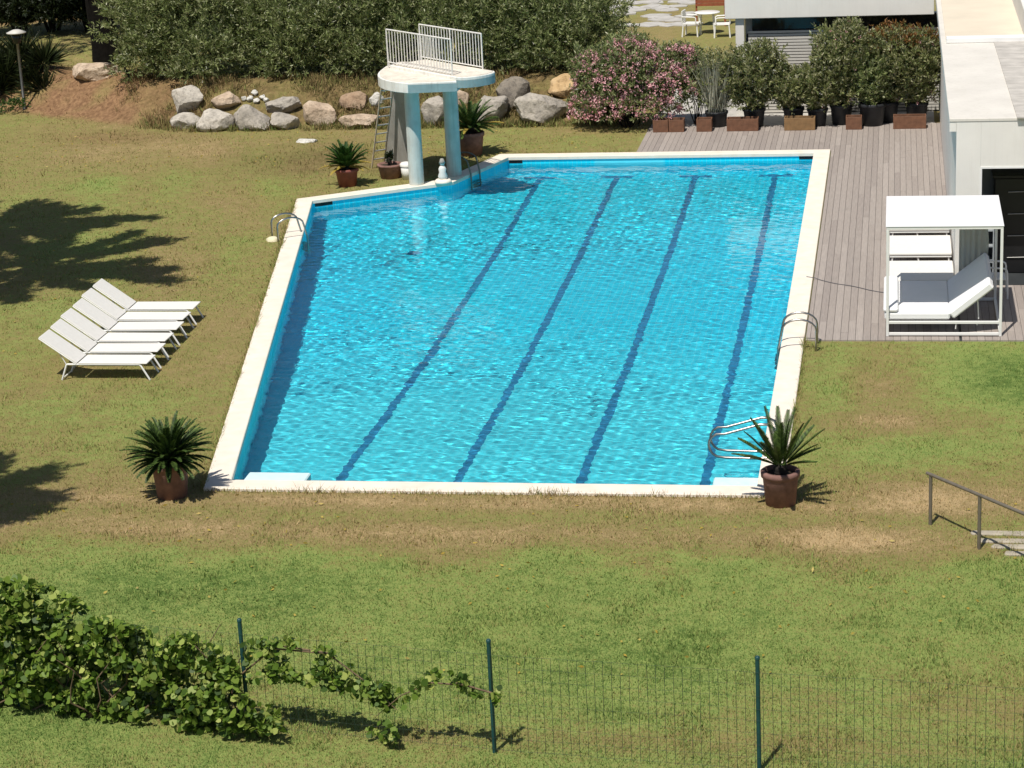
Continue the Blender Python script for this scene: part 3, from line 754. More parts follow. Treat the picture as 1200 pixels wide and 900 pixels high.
# ------------------------------------------------------------------ diving tower
def make_tower():
    base = (-9.7, 22.0, 0)
    t = thing('diving_tower', 'white and pale blue concrete diving tower with railings at the pool corner', 'diving tower', base)
    b = lambda mb, n, m, bev=.0, par=t: mb.build(n, m, par, bevel=bev, world=True)
    ZB, ZT = 2.47, 2.72
    # big rounded plate
    c = Vector((-9.72, 22.35)); 
    pl = [(-8.42, 20.85), (-9.62, 20.70)]
    import itertools
    arc = [(-9.98, 20.92), (-10.32, 21.28), (-10.56, 21.75), (-10.68, 22.3), (-10.70, 22.9), (-10.66, 23.4), (-10.45, 23.85), (-9.9, 23.7)]
    # smooth the rounded end
    def cr(p, n=6):
        out = []
        for i in range(len(p)-1):
            p0 = Vector(p[max(i-1, 0)]); p1 = Vector(p[i]); p2 = Vector(p[i+1]); p3 = Vector(p[min(i+2, len(p)-1)])
            for k in range(n):
                s = k/n
                out.append(tuple(.5*((2*p1)+(p2-p0)*s+(2*p0-5*p1+4*p2-p3)*s*s+(3*p1-p0-3*p2+p3)*s**3)))
        return out+[p[-1]]
    left = cr([(-9.62, 20.70)]+arc)
    poly = [(-8.42, 20.85)]+left+[(-8.42, 21.9)]
    plate = b(MB().prism(poly, ZB, ZT), 'platform', M['tower_white'], .012)
    def inset(p, d): return offset(p if area(p) > 0 else p[::-1], -d)
    b(MB().prism(inset(poly, .05), ZT+.001, ZT+.012), 'platform_deck', M['tower_top'], 0, plate)
    # pale blue painted face over the water
    b(MB().box(-9.60, -8.415, 0, 0, 0, 0) if False else MB().add([(-9.60, 20.698, ZB+.004), (-8.417, 20.846, ZB+.004), (-8.417, 20.846, ZT-.045), (-9.60, 20.698, ZT-.045)], [(0, 1, 2, 3)])
      .add([(-8.417, 20.846, ZB+.004), (-8.414, 21.88, ZB+.004), (-8.414, 21.88, ZT-.045), (-8.417, 20.846, ZT-.045)], [(0, 1, 2, 3)]), 'painted_face', M['tower_blue'], 0, plate)
    # diving walkway with a rounded tip reaching over the pool
    A = Vector((-10.55, 22.91)); Bp = Vector((-8.46, 20.96)); d = (Bp-A).normalized(); nn = Vector((-d.y, d.x))
    wdt = 1.0
    L0 = 0.15; L1 = (Bp-A).length+.1
    p0 = A+d*L0-nn*.06; p1 = A+d*L1-nn*.06; p2 = A+d*L1+nn*(wdt+.06); p3 = A+d*L0+nn*(wdt+.06)
    cc = (p1+p2)/2; rr = (p2-p1).length/2
    tip = [tuple(cc+(-nn*math.cos(a)+d*math.sin(a)*.58)*rr) for a in [PI*k/16 for k in range(17)]]
    poly2 = [tuple(p0)]+tip+[tuple(p3)]
    wk = b(MB().prism(poly2, ZT-.16, ZT+.10), 'diving_board', M['tower_white'], .012)
    b(MB().prism(inset(poly2, .05), ZT+.101, ZT+.112), 'board_deck', M['tower_top'], 0, wk)
    band = MB(); q = offset(poly2 if area(poly2) > 0 else poly2[::-1], .004)
    m_ = len(q)
    for i in range(m_):
        j = (i+1) % m_; mid = (Vector(q[i])+Vector(q[j]))/2
        if (mid-A).dot(d) > L1-.35 and abs((Vector(q[j])-Vector(q[i])).length) < 1.2:
            band.add([(*q[i], ZT-.155), (*q[j], ZT-.155), (*q[j], ZT+.03), (*q[i], ZT+.03)], [(0, 1, 2, 3)])
    b(band, 'painted_face', M['tower_blue'], 0, wk)
    # railings
    for s, l0, l1 in ((0.0, .0, 2.72), (wdt, .02, 2.62)):
        r0 = A+d*l0+nn*s; r1 = A+d*l1+nn*s; zb = ZT+.16; zt = ZT+.98
        mb = MB().tube([(*r0, zt), (*r1, zt)], .02, 8).tube([(*r0, zb), (*r1, zb)], .016, 8)
        rl = b(mb, 'railing', M['rail_white'])
        for p in (r0, r0.lerp(r1, .5), r1): b(MB().tube([(*p, ZT-.02), (*p, zt+.01)], .02, 8), 'railing_post', M['rail_white'], 0, rl)
        mb = MB(); n = 22
        for k in range(1, n): p = r0.lerp(r1, k/n); mb.tube([(*p, zb), (*p, zt)], .012, 6)
        b(mb, 'balusters', M['rail_white'], 0, rl)
    p = A-d*.35+nn*.12
    # columns on the kerb
    for x, y in ((-9.7, 21.52), (-8.93, 22.5)):
        b(MB().lathe([(.185, 0), (.185, ZB-.002)], x, y, 28).lathe([(.0, ZB-.003), (.185, ZB-.002)], x, y, 28), 'column', M['column'])
    # inclined concrete pier at the back
    ct = Vector((-10.28, 23.35)); cb_ = Vector((-10.62, 24.1)); e = Vector((.62, -.5)).normalized(); g = Vector((.5, .62)).normalized()
    def ring(c, a, bb, z): return [(*(c+e*sx*a+g*sy*bb), z) for sx, sy in ((-1, -1), (1, -1), (1, 1), (-1, 1))]
    rings = [ring(cb_, .58, .16, -.05), ring(cb_.lerp(ct, .3), .50, .16, .75), ring(cb_.lerp(ct, .62), .34, .16, 1.5), ring(ct, .34, .16, ZB-.002)]
    vs = sum(rings, []); fs = [(i*4+k, i*4+(k+1) % 4, (i+1)*4+(k+1) % 4, (i+1)*4+k) for i in range(3) for k in range(4)]+[(12, 13, 14, 15), (3, 2, 1, 0)]
    b(MB().add(vs, fs), 'pier', M['concrete'], .02)
    # ladder leaning against the back edge
    f0 = Vector((-11.34, 23.72, 0)); t0 = Vector((-10.70, 22.95, ZT-.05)); off = Vector((.27, .22, 0))
    ld = b(MB().tube([f0, f0.lerp(t0, .72), t0], .022, 6), 'ladder', M['old_wood'])
    b(MB().tube([f0+off, (f0+off).lerp(t0+off, .72), t0+off], .022, 6), 'ladder_rail', M['old_wood'], 0, ld)
    b(MB().tube([(-10.60, 23.25, ZT-.02), (-10.64, 23.28, ZT+.6), (-10.60, 23.1, ZT+.72)], .018, 8), 'grab_rail', M['rail_white'])
    for k in range(1, 11): q_ = f0.lerp(t0, k*.088); b(MB().tube([q_, q_+off], .018, 6), 'rung', M['rail_white'], 0, ld)
make_tower()

# ------------------------------------------------------------------ pool ladders and rails
def ladder(px_, py_, ang, label, h=.5, mat='steel', grp='steel pool ladders', back=.62):
    t = thing('pool_ladder', label, 'pool ladder', (px_, py_, .05), grp, ang)   # local +x reaches into the water
    for y in (-.24, .24):
        pts = [(-back, y, -.05), (-back, y, h*.62)]
        for k in range(1, 9):
            a = PI*k/9; pts.append((-back*.5-back*.5*math.cos(a), y, h*.62+h*.38*math.sin(a)))
        pts += [(.0, y, h*.62), (.07, y, 0.0), (.08, y, -1.05)]
        MB().tube(pts, .021, 8).build('handrail', M[mat], t)
    for z in (-.32, -.58, -.84):
        MB().box(.02, .14, -.22, .22, z-.015, z+.015).build('tread', M[mat], t, bevel=.005)
    return t
lx = lambda y: -8.35+(y/19.84)*(-3.63)
ladder(lx(16.35), 16.35, math.atan2(-.18, -.98)+PI+.36, 'steel pool ladder curving over the left kerb of the pool', .48)
ladder(0, 7.55, PI, 'steel pool ladder curving over the right kerb next to the deck corner', .55)
sa = Vector((-8.85, 21.78)); sb = Vector((-7.93, 24.7)); smid = sa.lerp(sb, .36)
ladder(smid.x, smid.y, math.atan2(-(sb-sa).x, (sb-sa).y), 'dark steel pool ladder below the diving tower', .45, 'dark_steel')

def hoop_rail():
    t = thing('entry_handrail', 'looped steel handrail over the corner steps behind the spiky potted palm', 'handrail', (.2, 1.3, .05))
    for y in (1.28, 1.62):
        pts = [(.2, y, .05), (.2, y, .46), (.16, y, .56), (.06, y, .61), (-.05, y, .61), (-.60, y, .45)]
        for k in range(1, 8):
            a = PI*k/8; pts.append((-.66-.20*math.sin(a)*1.0, y, .24+.20*math.cos(a)+.02))
        pts += [(-.60, y, .055), (-.1, y, .045), (.1, y, .06)]
        MB().tube(pts, .022, 8).build('rail_loop', M['steel'], t, world=True)
hoop_rail()

# ------------------------------------------------------------------ potted cycads
def pot_parts(t, rt, rb, h, mat, rim=.04, sq=False):
    prof = [(0, .0), (rb, 0), (rb+(rt-rb)*.8, h*.8), (rt-.005, h*.82), (rt+.015, h*.83), (rt+.02, h*.97), (rt, h), (rt-rim, h), (rt-rim-.01, h*.86), (0, h*.86)]
    p = MB().lathe(prof, 0, 0, 32).build('pot', M[mat], t)
    MB().lathe([(0, h*.88+.01), (rt-rim-.004, h*.88)], 0, 0, 20).build('soil', M['soil'], t)
    return p
def cycad(t, z0, nf, L, r, mat, lo=-5, hi=85, leaf=.17, name='fronds', droop=.9, trunk=.12):
    """crown of arching feather leaves; lo..hi is the elevation range of the frond bases"""
    V = []; Fq = []; n0 = 0
    Vs = []; tub = MB()
    for i in range(nf):
        f = (i+.5)/nf; az = i*2.39996+r.uniform(-.2, .2); el = rad(hi+(lo-hi)*f**.9)+r.uniform(-.08, .08)
        ln = L*r.uniform(.85, 1.08)*(.8+.2*math.sin(PI*min(1, f+.25))); seg = 12
        p = Vector((math.cos(az)*trunk*.6, math.sin(az)*trunk*.6, z0)); e = el; h = Vector((math.cos(az), math.sin(az), 0)); sd_ = Vector((-h.y, h.x, 0))
        pts = [p.copy()]; dirs = []
        for k in range(seg):
            d = h*math.cos(e)+Vector((0, 0, 1))*math.sin(e); dirs.append(d); p = p+d*ln/seg; pts.append(p.copy()); e -= droop/seg*(.4+1.2*k/seg)
        tub.tube(pts, [.009*(1-.7*k/seg) for k in range(seg+1)], 4, False)
        m = 34
        for k in range(m):
            s = .12+.86*k/(m-1); j = min(seg-1, int(s*seg)); q = pts[j].lerp(pts[j+1], s*seg-j); d = dirs[j]; up = sd_.cross(d).normalized()*-1
            ll = leaf*math.sin(PI*(.12+.82*s))**.6*r.uniform(.9, 1.1)
            for sg in (-1, 1):
                dv = (sd_*sg*.80+d*.55+up*.32).normalized(); w = d*.011
                a = q; Vs += [a-w, a+w+dv*ll*.02, a+dv*ll*.6+w*.9, a+dv*ll, a+dv*ll*.6-w*.9]
    o = tub
    b = len(o.v)
    for k in range(len(Vs)//5): o.f.append(tuple(b+5*k+j for j in range(5))); o.sm.append(False)
    o.v += [tuple(v) for v in Vs]
    return o.build(name, M[mat], t)
def potted_palm(px_, py_, label, rt, rb, h, potmat, nf, L, seed, mat, trunk=(.10, .14), lo=-5, hi=82, droop=.9, yellow=0, leaf=.17):
    g = atg(px_, py_); r = random.Random(seed)
    t = thing('potted_palm', label, 'potted palm', (g[0], g[1]+rb, float(height(g[0], g[1]))+.0), 'cycad palms in terracotta pots around the pool')
    pot_parts(t, rt, rb, h, potmat)
    tz = h*.86+trunk[1]
    prof = [(trunk[0]*.9, h*.86)]+[(trunk[0]*(1+.10*(-1)**k), h*.86+trunk[1]*k/6) for k in range(1, 6)]+[(trunk[0]*.6, tz), (0, tz+.02)]
    MB().lathe(prof, 0, 0, 14).build('trunk', M['bark'], t)
    cycad(t, tz, nf, L, r, mat, lo, hi, leaf, 'fronds', droop, trunk[0])
    if yellow: cycad(t, tz-.03, yellow, L*.95, random.Random(seed+5), 'cycad_yellow', 2, 26, leaf*.8, 'dry_fronds', .75, trunk[0])
    return t
potted_palm(197, 587, 'dense rounded cycad palm in a terracotta pot at the pool\'s near left corner', .285, .235, .58, 'terracotta', 118, .74, 3, 'cycad', (.11, .10), -8, 88, .75, leaf=.07)
potted_palm(914, 596, 'spiky upright cycad palm with few fronds in a terracotta pot by the near right corner', .275, .225, .53, 'terracotta', 28, .86, 8, 'cycad', (.10, .16), 14, 84, .18, leaf=.085)
potted_palm(405, 220, 'cycad palm with yellowing lower fronds in a dark red pot beside the tower', .29, .22, .45, 'terra_dark', 44, .66, 5, 'cycad_green', (.10, .12), 24, 86, .6, 10, leaf=.1)
potted_palm(551, 184, 'tall cycad palm in a terracotta pot behind the diving tower column', .34, .27, .62, 'terracotta', 52, .86, 6, 'cycad', (.12, .2), 0, 82, .75, 5, leaf=.11)

def small_things():
    g = atg(456, 210)
    t = thing('potted_succulent', 'wide terracotta pot with a small stubby plant below the tower ladder', 'potted plant', (g[0], g[1]+.2, 0))
    pot_parts(t, .31, .25, .36, 'terracotta')
    MB().lathe([(.06, .3), (.05, .45), (.055, .52), (0, .54)], 0, 0, 10).build('stem', M['bark'], t)
    P = rng.normal(0, .05, (60, 3))+np.array([0, 0, .52]); D = rng.normal(size=(60, 3))+np.array([0, 0, .7])
    V, Q = leaves(P, D, .17, .06); npmesh('foliage', V, Q, M['dark_leaf'], t)
    g = atg(477, 211)
    t = thing('plastic_bucket', 'white plastic tub with lid standing behind the front tower column', 'bucket', (g[0], g[1]+.15, 0))
    MB().lathe([(0, 0), (.15, 0), (.18, .36), (0, .36)], 0, 0, 24).build('tub', M['plastic'], t)
    MB().lathe([(.19, .33), (.195, .385), (.16, .42), (0, .44)], 0, 0, 24).build('lid', M['plastic'], t)
    g = at(518, 215, .05)
    t = thing('garden_statuette', 'small pale garden statuette on a stone base between the tower columns', 'statuette', (g[0]+.02, g[1]+.05, .05))
    MB().lathe([(0, 0), (.21, 0), (.22, .05), (.17, .10), (0, .11)], 0, 0, 18).build('base', M['coping'], t, bevel=0)
    MB().lathe([(.0, .10), (.10, .10), (.12, .18), (.085, .28), (.10, .36), (.07, .42), (.04, .45), (0, .455)], 0, 0, 18).lathe([(0, .44), (.05, .46), (.07, .51), (.055, .57), (0, .59)], 0, 0, 16).build('figure', M['plaster'], t)
    MB().lathe([(.06, .50), (.085, .505), (.06, .56), (.04, .62), (0, .63)], 0, .0, 16).build('hat', M['concrete'], t)
    g = atg(320, 282)
    V = [(math.cos(a)*r_*(.13 if k % 2 else .17), math.sin(a)*r_*.14, z) for r_, z in ((1, .0), (.9, .05), (.5, .09)) for k, a in enumerate([2*PI*j/12 for j in range(12)])]
    fs = [(i*12+k, i*12+(k+1) % 12, (i+1)*12+(k+1) % 12, (i+1)*12+k) for i in range(2) for k in range(12)]+[tuple(range(24, 36))]
    o = MB().add(V, fs, True).build('crumpled_cloth', M['yellow_cloth']); o.location = (g[0], g[1], 0); tag(o, 'small pale yellow cloth dropped on the grass by the left pool ladder', 'cloth')
    # lamp post
    g = atg(29, 128)
    t = thing('lamp_post', 'slim grey garden lamp post with a flat pale cap beside spiky shrubs', 'lamp post', (g[0], g[1], g[2]))
    MB().lathe([(.07, 0), (.07, .04), (.045, .06), (.04, 1.95), (.05, 2.0)], 0, 0, 14).build('pole', M['dark_steel'], t)
    MB().lathe([(.05, 2.0), (.13, 2.02), (.16, 2.30), (.10, 2.31)], 0, 0, 18).build('lantern', M['glass_dark'], t)
    MB().lathe([(0, 2.43), (.10, 2.42), (.30, 2.34), (.29, 2.315), (0, 2.32)], 0, 0, 20).build('cap', M['shutter'], t)
small_things()

# ------------------------------------------------------------------ rocks
ROCKS = [  # px left, right, top, bottom, colour, label
 (200, 236, 106, 138, 'pale', 'pale leaning boulder at the upper left end of the rock row'),
 (197, 231, 134, 154, 'pale', 'low pale boulder at the lower left end of the rock row'),
 (229, 271, 129, 156, 'pale', 'pale two lobed boulder with a notch in its top, second from the left below'),
 (247, 279, 112, 134, 'tan', 'reddish boulder wedged above the two lobed pale boulder'),
 (271, 313, 124, 155, 'grey', 'big pointed grey boulder below the cluster of white stones'),
 (310, 351, 116, 136, 'grey', 'flat grey boulder lying on top of another, right of the white stones'),
 (316, 349, 133, 154, 'grey', 'rounded grey boulder underneath the flat grey one'),
 (354, 393, 121, 150, 'tan', 'jagged pinkish boulder with a dark shaded hollow at its right'),
 (397, 428, 110, 131, 'brown', 'tan wedge shaped boulder lying above a low pink boulder'),
 (395, 440, 133, 153, 'tan', 'low wide pinkish boulder left of the tower ladder'),
 (433, 449, 111, 128, 'white', 'small whitish boulder just left of the tower ladder top'),
 (493, 528, 116, 150, 'grey', 'rounded grey boulder seen between the two tower columns'),
 (534, 549, 108, 124, 'tan', 'small pinkish boulder peeking out right of the tower column'),
 (550, 592, 116, 148, 'grey', 'grey boulder behind the tall potted palm'),
 (581, 619, 95, 134, 'dark', 'dark brown round boulder perched between two grey ones'),
 (603, 665, 110, 149, 'grey', 'biggest grey boulder of the row with a sloping top'),
 (643, 681, 91, 118, 'orange', 'orange tan boulder perched beside the pink oleander'),
 (672, 694, 114, 142, 'grey', 'grey boulder half hidden under the pink oleander'),
 (78, 138, 72, 98, 'tan', 'broad weathered boulder half buried at the top of the bare bank'),
]
def rock_mesh(name, w, d, h, seed, mat, parent=None):
    r = random.Random(seed); bm = bmesh.new(); bmesh.ops.create_icosphere(bm, subdivisions=4, radius=1)
    planes = []
    for _ in range(18):
        n = Vector((r.gauss(0, 1), r.gauss(0, 1), r.gauss(0, .8))).normalized(); planes.append((n, r.uniform(.60, .86)))
    off = Vector((r.uniform(0, 50), r.uniform(0, 50), r.uniform(0, 50)))
    for v in bm.verts:
        p = v.co.copy(); 
        for n, k in planes:
            e = p.dot(n)-k
            if e > 0: p -= n*e*.96
        p *= 1+.11*mnoise.fractal(p*1.5+off, 1, 2, 4)
        p += p.normalized()*(.03*mnoise.noise(p*6+off)+.018*mnoise.noise(p*15+off))
        v.co = p
    lo = Vector([min(v.co[i] for v in bm.verts) for i in range(3)]); hi = Vector([max(v.co[i] for v in bm.verts) for i in range(3)])
    for v in bm.verts:
        q = [(v.co[i]-lo[i])/(hi[i]-lo[i]) for i in range(3)]
        v.co = Vector(((q[0]-.5)*w, (q[1]-.5)*d, q[2]*h-h*.16))
    me = bpy.data.meshes.new(name); bm.to_mesh(me); bm.free()
    me.polygons.foreach_set('use_smooth', [True]*len(me.polygons)); me.set_sharp_from_angle(angle=rad(24))
    return link(name, me, M[mat], parent)
for i, (a, b_, t_, bt, c, lab) in enumerate(ROCKS):
    g = atg((a+b_)/2, bt-1.5); s = pxs(g); w = (b_-a)/s*1.10; d = w*.72
    h = max(.34, ((bt-t_)/s-.14*d)/.95)*1.3
    if i == 18: h = .55; d = 1.2
    o = rock_mesh('boulder', w, d, h, 40+i*7, 'rock_'+c)
    o.location = (g[0], g[1]+d*.38, float(height(g[0], g[1]+d*.15))-.02); o.rotation_euler.z = random.Random(i).uniform(-.12, .12)
    tag(o, lab, 'boulder', 'boulders retaining the bank')
for i, (x, y, w) in enumerate(((299, 110, 9), (293, 117, 9), (301, 119, 8), (308, 115, 8), (286, 116, 7), (312, 118, 7))):
    g = atg(x, y+2); o = rock_mesh('white_stone', w/42, w/46, w/48, 300+i, 'rock_white'); o.location = (g[0], g[1], g[2]+.02)
    tag(o, 'small white stone in the cluster on top of the pointed grey boulder', 'stone', 'cluster of small white stones')
g = atg(359, 166); o = rock_mesh('stone_slab', .62, .42, .10, 77, 'rock_white'); o.location = (g[0], g[1], .0); tag(o, 'flat pale stone lying alone on the bare lawn below the rocks', 'stone')

# ------------------------------------------------------------------ shrubs
def blob_points(n, c, rx, ry, rz, r, shell=.55, squash=0.):
    """points in an uneven ellipsoid, denser towards its skin, with outward normals"""
    D = unit(r.normal(size=(n, 3))); D[:, 2] = np.where(D[:, 2] < -.35, -D[:, 2], D[:, 2])
    lump = 1+.22*(vnoise(D[:, 0]*3+c[0]*3, D[:, 1]*3+D[:, 2]*4, 1.0, int(abs(c[0]*10)) % 50)-.5)*2
    k = (shell+(1-shell)*r.uniform(0, 1, n)**.6)*lump
    P = D*np.array([rx, ry, rz])*k[:, None]+np.array(c)
    return P, D
def foliage(name, mat, parent, blobs, per, slen, L, W, r, dens=1., up=.5, zmin=None, world=True):
    Vs = []; Qs = []; n0 = 0
    for c, rx, ry, rz, n in blobs:
        P, D = blob_points(int(n*dens), c, rx, ry, rz, r)
        if zmin is not None: P[:, 2] = np.maximum(P[:, 2], zmin+r.uniform(0, .15, len(P)))
        D = D+np.array([0, 0, up])+r.normal(0, .35, D.shape)
        V, Q = shoots(P, D, per, slen, L, W, r); Vs.append(V); Qs.append(Q+n0); n0 += len(V)
    return npmesh(name, np.concatenate(Vs), np.concatenate(Qs), M[mat], parent, world)
def blossoms(name, mat, parent, blobs, n, size, r, zlo=None, world=True):
    Ps = []
    tot = sum(b[4] for b in blobs)
    for c, rx, ry, rz, k in blobs:
        m = max(1, int(n*k/tot)); P, D = blob_points(m, c, rx*1.05, ry*1.05, rz*1.05, r, .93); Ps.append(P)
    P = np.concatenate(Ps); P = np.repeat(P, 7, 0)+r.normal(0, size*1.0, (len(P)*7, 3))
    V, Q = round_leaves(P, r.normal(size=P.shape)+np.array([0, -.5, .5]), np.full(len(P), size), r)
    return npmesh(name, V, Q, M[mat], parent, world)
def stems(parent, base, top, n, r, rad_=.02, spread=.4, mat='bark', world=True):
    mb = MB()
    for k in range(n):
        a = r.uniform(0, 2*PI); q = Vector(base)+Vector((math.cos(a), math.sin(a), 0))*r.uniform(0, spread*.3)
        e = Vector(top)+Vector((math.cos(a), math.sin(a), 0))*r.uniform(spread*.5, spread); m = q.lerp(e, .5)+Vector((r.uniform(-.1, .1), r.uniform(-.1, .1), 0))
        mb.tube([q, m, e], [rad_, rad_*.8, rad_*.4], 6, False)
    return mb.build('stem', M[mat], parent, world=world)

def canes(name, mat, parent, bases, n, H, spread, r, nsh=11, per=12, L=.13, W=.036, lo=.25, slen=.2, lean=(0, -.1), world=True):
    b = np.array(bases, float)[r.integers(0, len(bases), n)]
    a = r.uniform(0, 2*PI, n); q = r.uniform(.1, 1, n)**.6
    top = b+np.stack([np.cos(a)*q*spread+lean[0], np.sin(a)*q*spread*.8+lean[1], H*r.uniform(.72, 1.06, n)*(1-.18*q)], 1)
    t = lo+(1-lo)*r.uniform(0, 1, (n, nsh, 1))**.8
    bow = np.stack([np.cos(a), np.sin(a), 0*a], 1)[:, None]*spread*.25*np.sin(t*PI)
    P = b[:, None]*(1-t)+top[:, None]*t+bow; D = unit(top-b)[:, None]*.8+r.normal(0, .45, (n, nsh, 3))+np.array([0, 0, .2])
    V, Q = shoots(P.reshape(-1, 3), D.reshape(-1, 3), per, slen, L, W, r, .75)
    return npmesh(name, V, Q, M[mat], parent, world)
def make_hedge():
    r = np.random.default_rng(31)
    t = thing('oleander_hedge', 'tall dark green oleander hedge along the top of the bank with a few white flowers', 'hedge', (-13, 32.5, 1.0))
    blobs = []; x = -20.3; k = 0
    while x < -6.6:
        hh = 1.75+.2*math.sin(k*1.7)
        if x < -19: hh = 1.55
        if x > -8.2: hh = 1.45
        if x > -7.2: hh = 1.1
        yc = 32.75+.42*math.sin(k*2.3)+.2*math.sin(k*5.1)
        blobs.append(((x, yc, 2.35+.25*math.sin(k*.9)), 1.25, 1.25, hh, 520))
        blobs.append(((x+.4, yc-.45, 1.65), .95, .9, .75, 300)); blobs.append(((x+.2, yc+.9, 2.0), 1.1, .6, 1.2, 200)); blobs.append(((x+.1, yc-.75+.3*math.sin(k*3.1), 1.25), .75, .55, .42, 150))
        x += .95; k += 1
    foliage('foliage', 'oleander', t, blobs, 13, .30, .15, .036, r, .75, .55, 1.02)
    bs = [(x_, y_, 1.0) for x_, y_ in zip(r.uniform(-20.6, -6.6, 90), r.uniform(31.7, 33.4, 90)) if vnoise(x_, y_, .9, 3) > .3]
    canes('long_shoots', 'oleander', t, bs, 420, 2.55, .85, r, 10, 12, .16, .038, .35, .28)
    blossoms('flowers', 'white_petal', t, blobs, 150, .024, r)
    mb = MB(); rr = random.Random(4)
    x = -20.5
    while x < -5.6:
        y = 32.4+rr.uniform(-.5, .4); z = float(height(x, y)); e = Vector((x+rr.uniform(-.5, .5), y-rr.uniform(-.3, .5), z+1.2))
        mb.tube([(x, y, z-.05), Vector((x, y, z)).lerp(e, .5)+Vector((rr.uniform(-.1, .1), 0, 0)), e], [.04, .03, .015], 6, False); x += rr.uniform(.3, .8)
    mb.build('stem', M['bark'], t, world=True)
make_hedge()

def make_pink():
    r = np.random.default_rng(33)
    t = thing('pink_oleander', 'broad oleander bush covered in pink blossom at the end of the deck', 'bush', (-5.3, 28.7, 0))
    blobs = [((-5.9, 28.7, 1.0), .85, .8, .95, 420), ((-5.0, 28.75, 1.25), .95, .8, 1.05, 520), ((-4.15, 28.8, 1.2), .85, .8, 1.0, 420), ((-5.3, 28.5, .55), 1.3, .7, .5, 420), ((-5.2, 29.0, 1.9), .6, .5, .5, 200)]
    foliage('foliage', 'oleander', t, blobs, 12, .24, .13, .034, r, 1.0, .5, .04)
    canes('long_shoots', 'oleander', t, [(-6.0, 28.7, 0), (-5.3, 28.6, 0), (-4.5, 28.8, 0)], 110, 2.45, .75, r, 10, 11, .13, .034, .4, .2)
    blossoms('blossom', 'pink', t, blobs, 2300, .042, r)
    stems(t, (-5.2, 28.8, 0), (-5.2, 28.8, 1.0), 22, random.Random(8), .022, .9)
make_pink()

def dark_green(): 
    r = np.random.default_rng(35)
    t = thing('green_oleander', 'dark green oleander with hardly any flowers right of the pink bush', 'bush', (-3.45, 28.95, 0))
    blobs = [((-3.5, 28.95, 1.0), .55, .5, .95, 330), ((-3.2, 28.9, .7), .5, .45, .6, 200)]
    foliage('foliage', 'oleander', t, blobs, 12, .22, .12, .032, r, 1., .5, .1); stems(t, (-3.4, 28.95, 0), (-3.4, 28.95, .9), 9, random.Random(2), .018, .4)
dark_green()

# potted shrubs on the far deck: px centre, pot width m, pot height, shrub top px, half width m, leaf kind, flowers, label
def potted_shrub(px_, Y, rt, ph, potmat, H, hw, mat, fl, nfl, label, seed, dens=1., top=None):
    x = aty(px_, 145, Y)[0]; r = np.random.default_rng(seed)
    t = thing('potted_shrub', label, 'potted shrub', (x, Y, .03), 'potted shrubs along the far edge of the deck')
    pot_parts(t, rt, rt*.8, ph, potmat, .03)
    zc = ph+(H-ph)*.47; rz = (H-ph)*.55; hw *= 1.2
    canes('leafy_canes', mat, t, [(0, 0, ph*.8), (.1, .05, ph*.8), (-.1, -.05, ph*.8), (.05, -.1, ph*.8)], int(62*dens), H-ph*.8+.05, hw*1.25, r, 13, 12, .13, .042, .03, .2, (0, -.02), False)
    blobs = [((0, 0, zc), hw, hw*.8, rz, int(150*hw*rz*1.6*dens)), ((hw*.35, -.05, zc+rz*.35), hw*.7, hw*.6, rz*.62, int(70*hw*rz*1.6*dens)), ((-hw*.4, 0, zc-rz*.1), hw*.7, hw*.6, rz*.6, int(70*hw*rz*1.6*dens))]
    blobs.append(((0, -.06, ph+.12), hw*.85, hw*.6, .34, int(150*hw*dens)))
    foliage('foliage', mat, t, blobs, 12, .2, .11, .036, r, 1., .6, ph*.9, False)
    if top: foliage('new_growth', top, t, [((0, 0, zc+rz*.55), hw*.95, hw*.75, rz*.5, int(170*hw*rz*dens))], 10, .18, .10, .034, r, 1., .6, None, False)
    if fl: blossoms('flowers', fl, t, blobs, int(nfl*2.6), .028, r, None, False)
    stems(t, (0, 0, ph*.8), (0, 0, zc), 8, random.Random(seed), .014, hw*.7, 'bark', False)
    return t
def pampas():
    x = aty(840, 145, 28.55)[0]; r = np.random.default_rng(3)
    t = thing('silvery_shrub', 'pale shrub of upright silvery stems in a black pot', 'potted shrub', (x, 28.55, .03), 'potted shrubs along the far edge of the deck')
    pot_parts(t, .3, .25, .42, 'black_plastic', .03)
    n = 560; P = np.concatenate([r.normal(0, .14, (n, 2)), np.full((n, 1), .38)], 1); D = np.concatenate([r.normal(0, .24, (n, 2)), np.ones((n, 1))], 1)
    V, Q = leaves(P, D, r.uniform(.8, 1.75, n), .03, r); a = npmesh('stem', V, Q, M['silver_leaf'], t)
    foliage('foliage', 'oleander_light', t, [((0, 0, 1.3), .42, .35, .75, 130)], 9, .2, .10, .028, r, 1., .8, .5, False)
pampas()
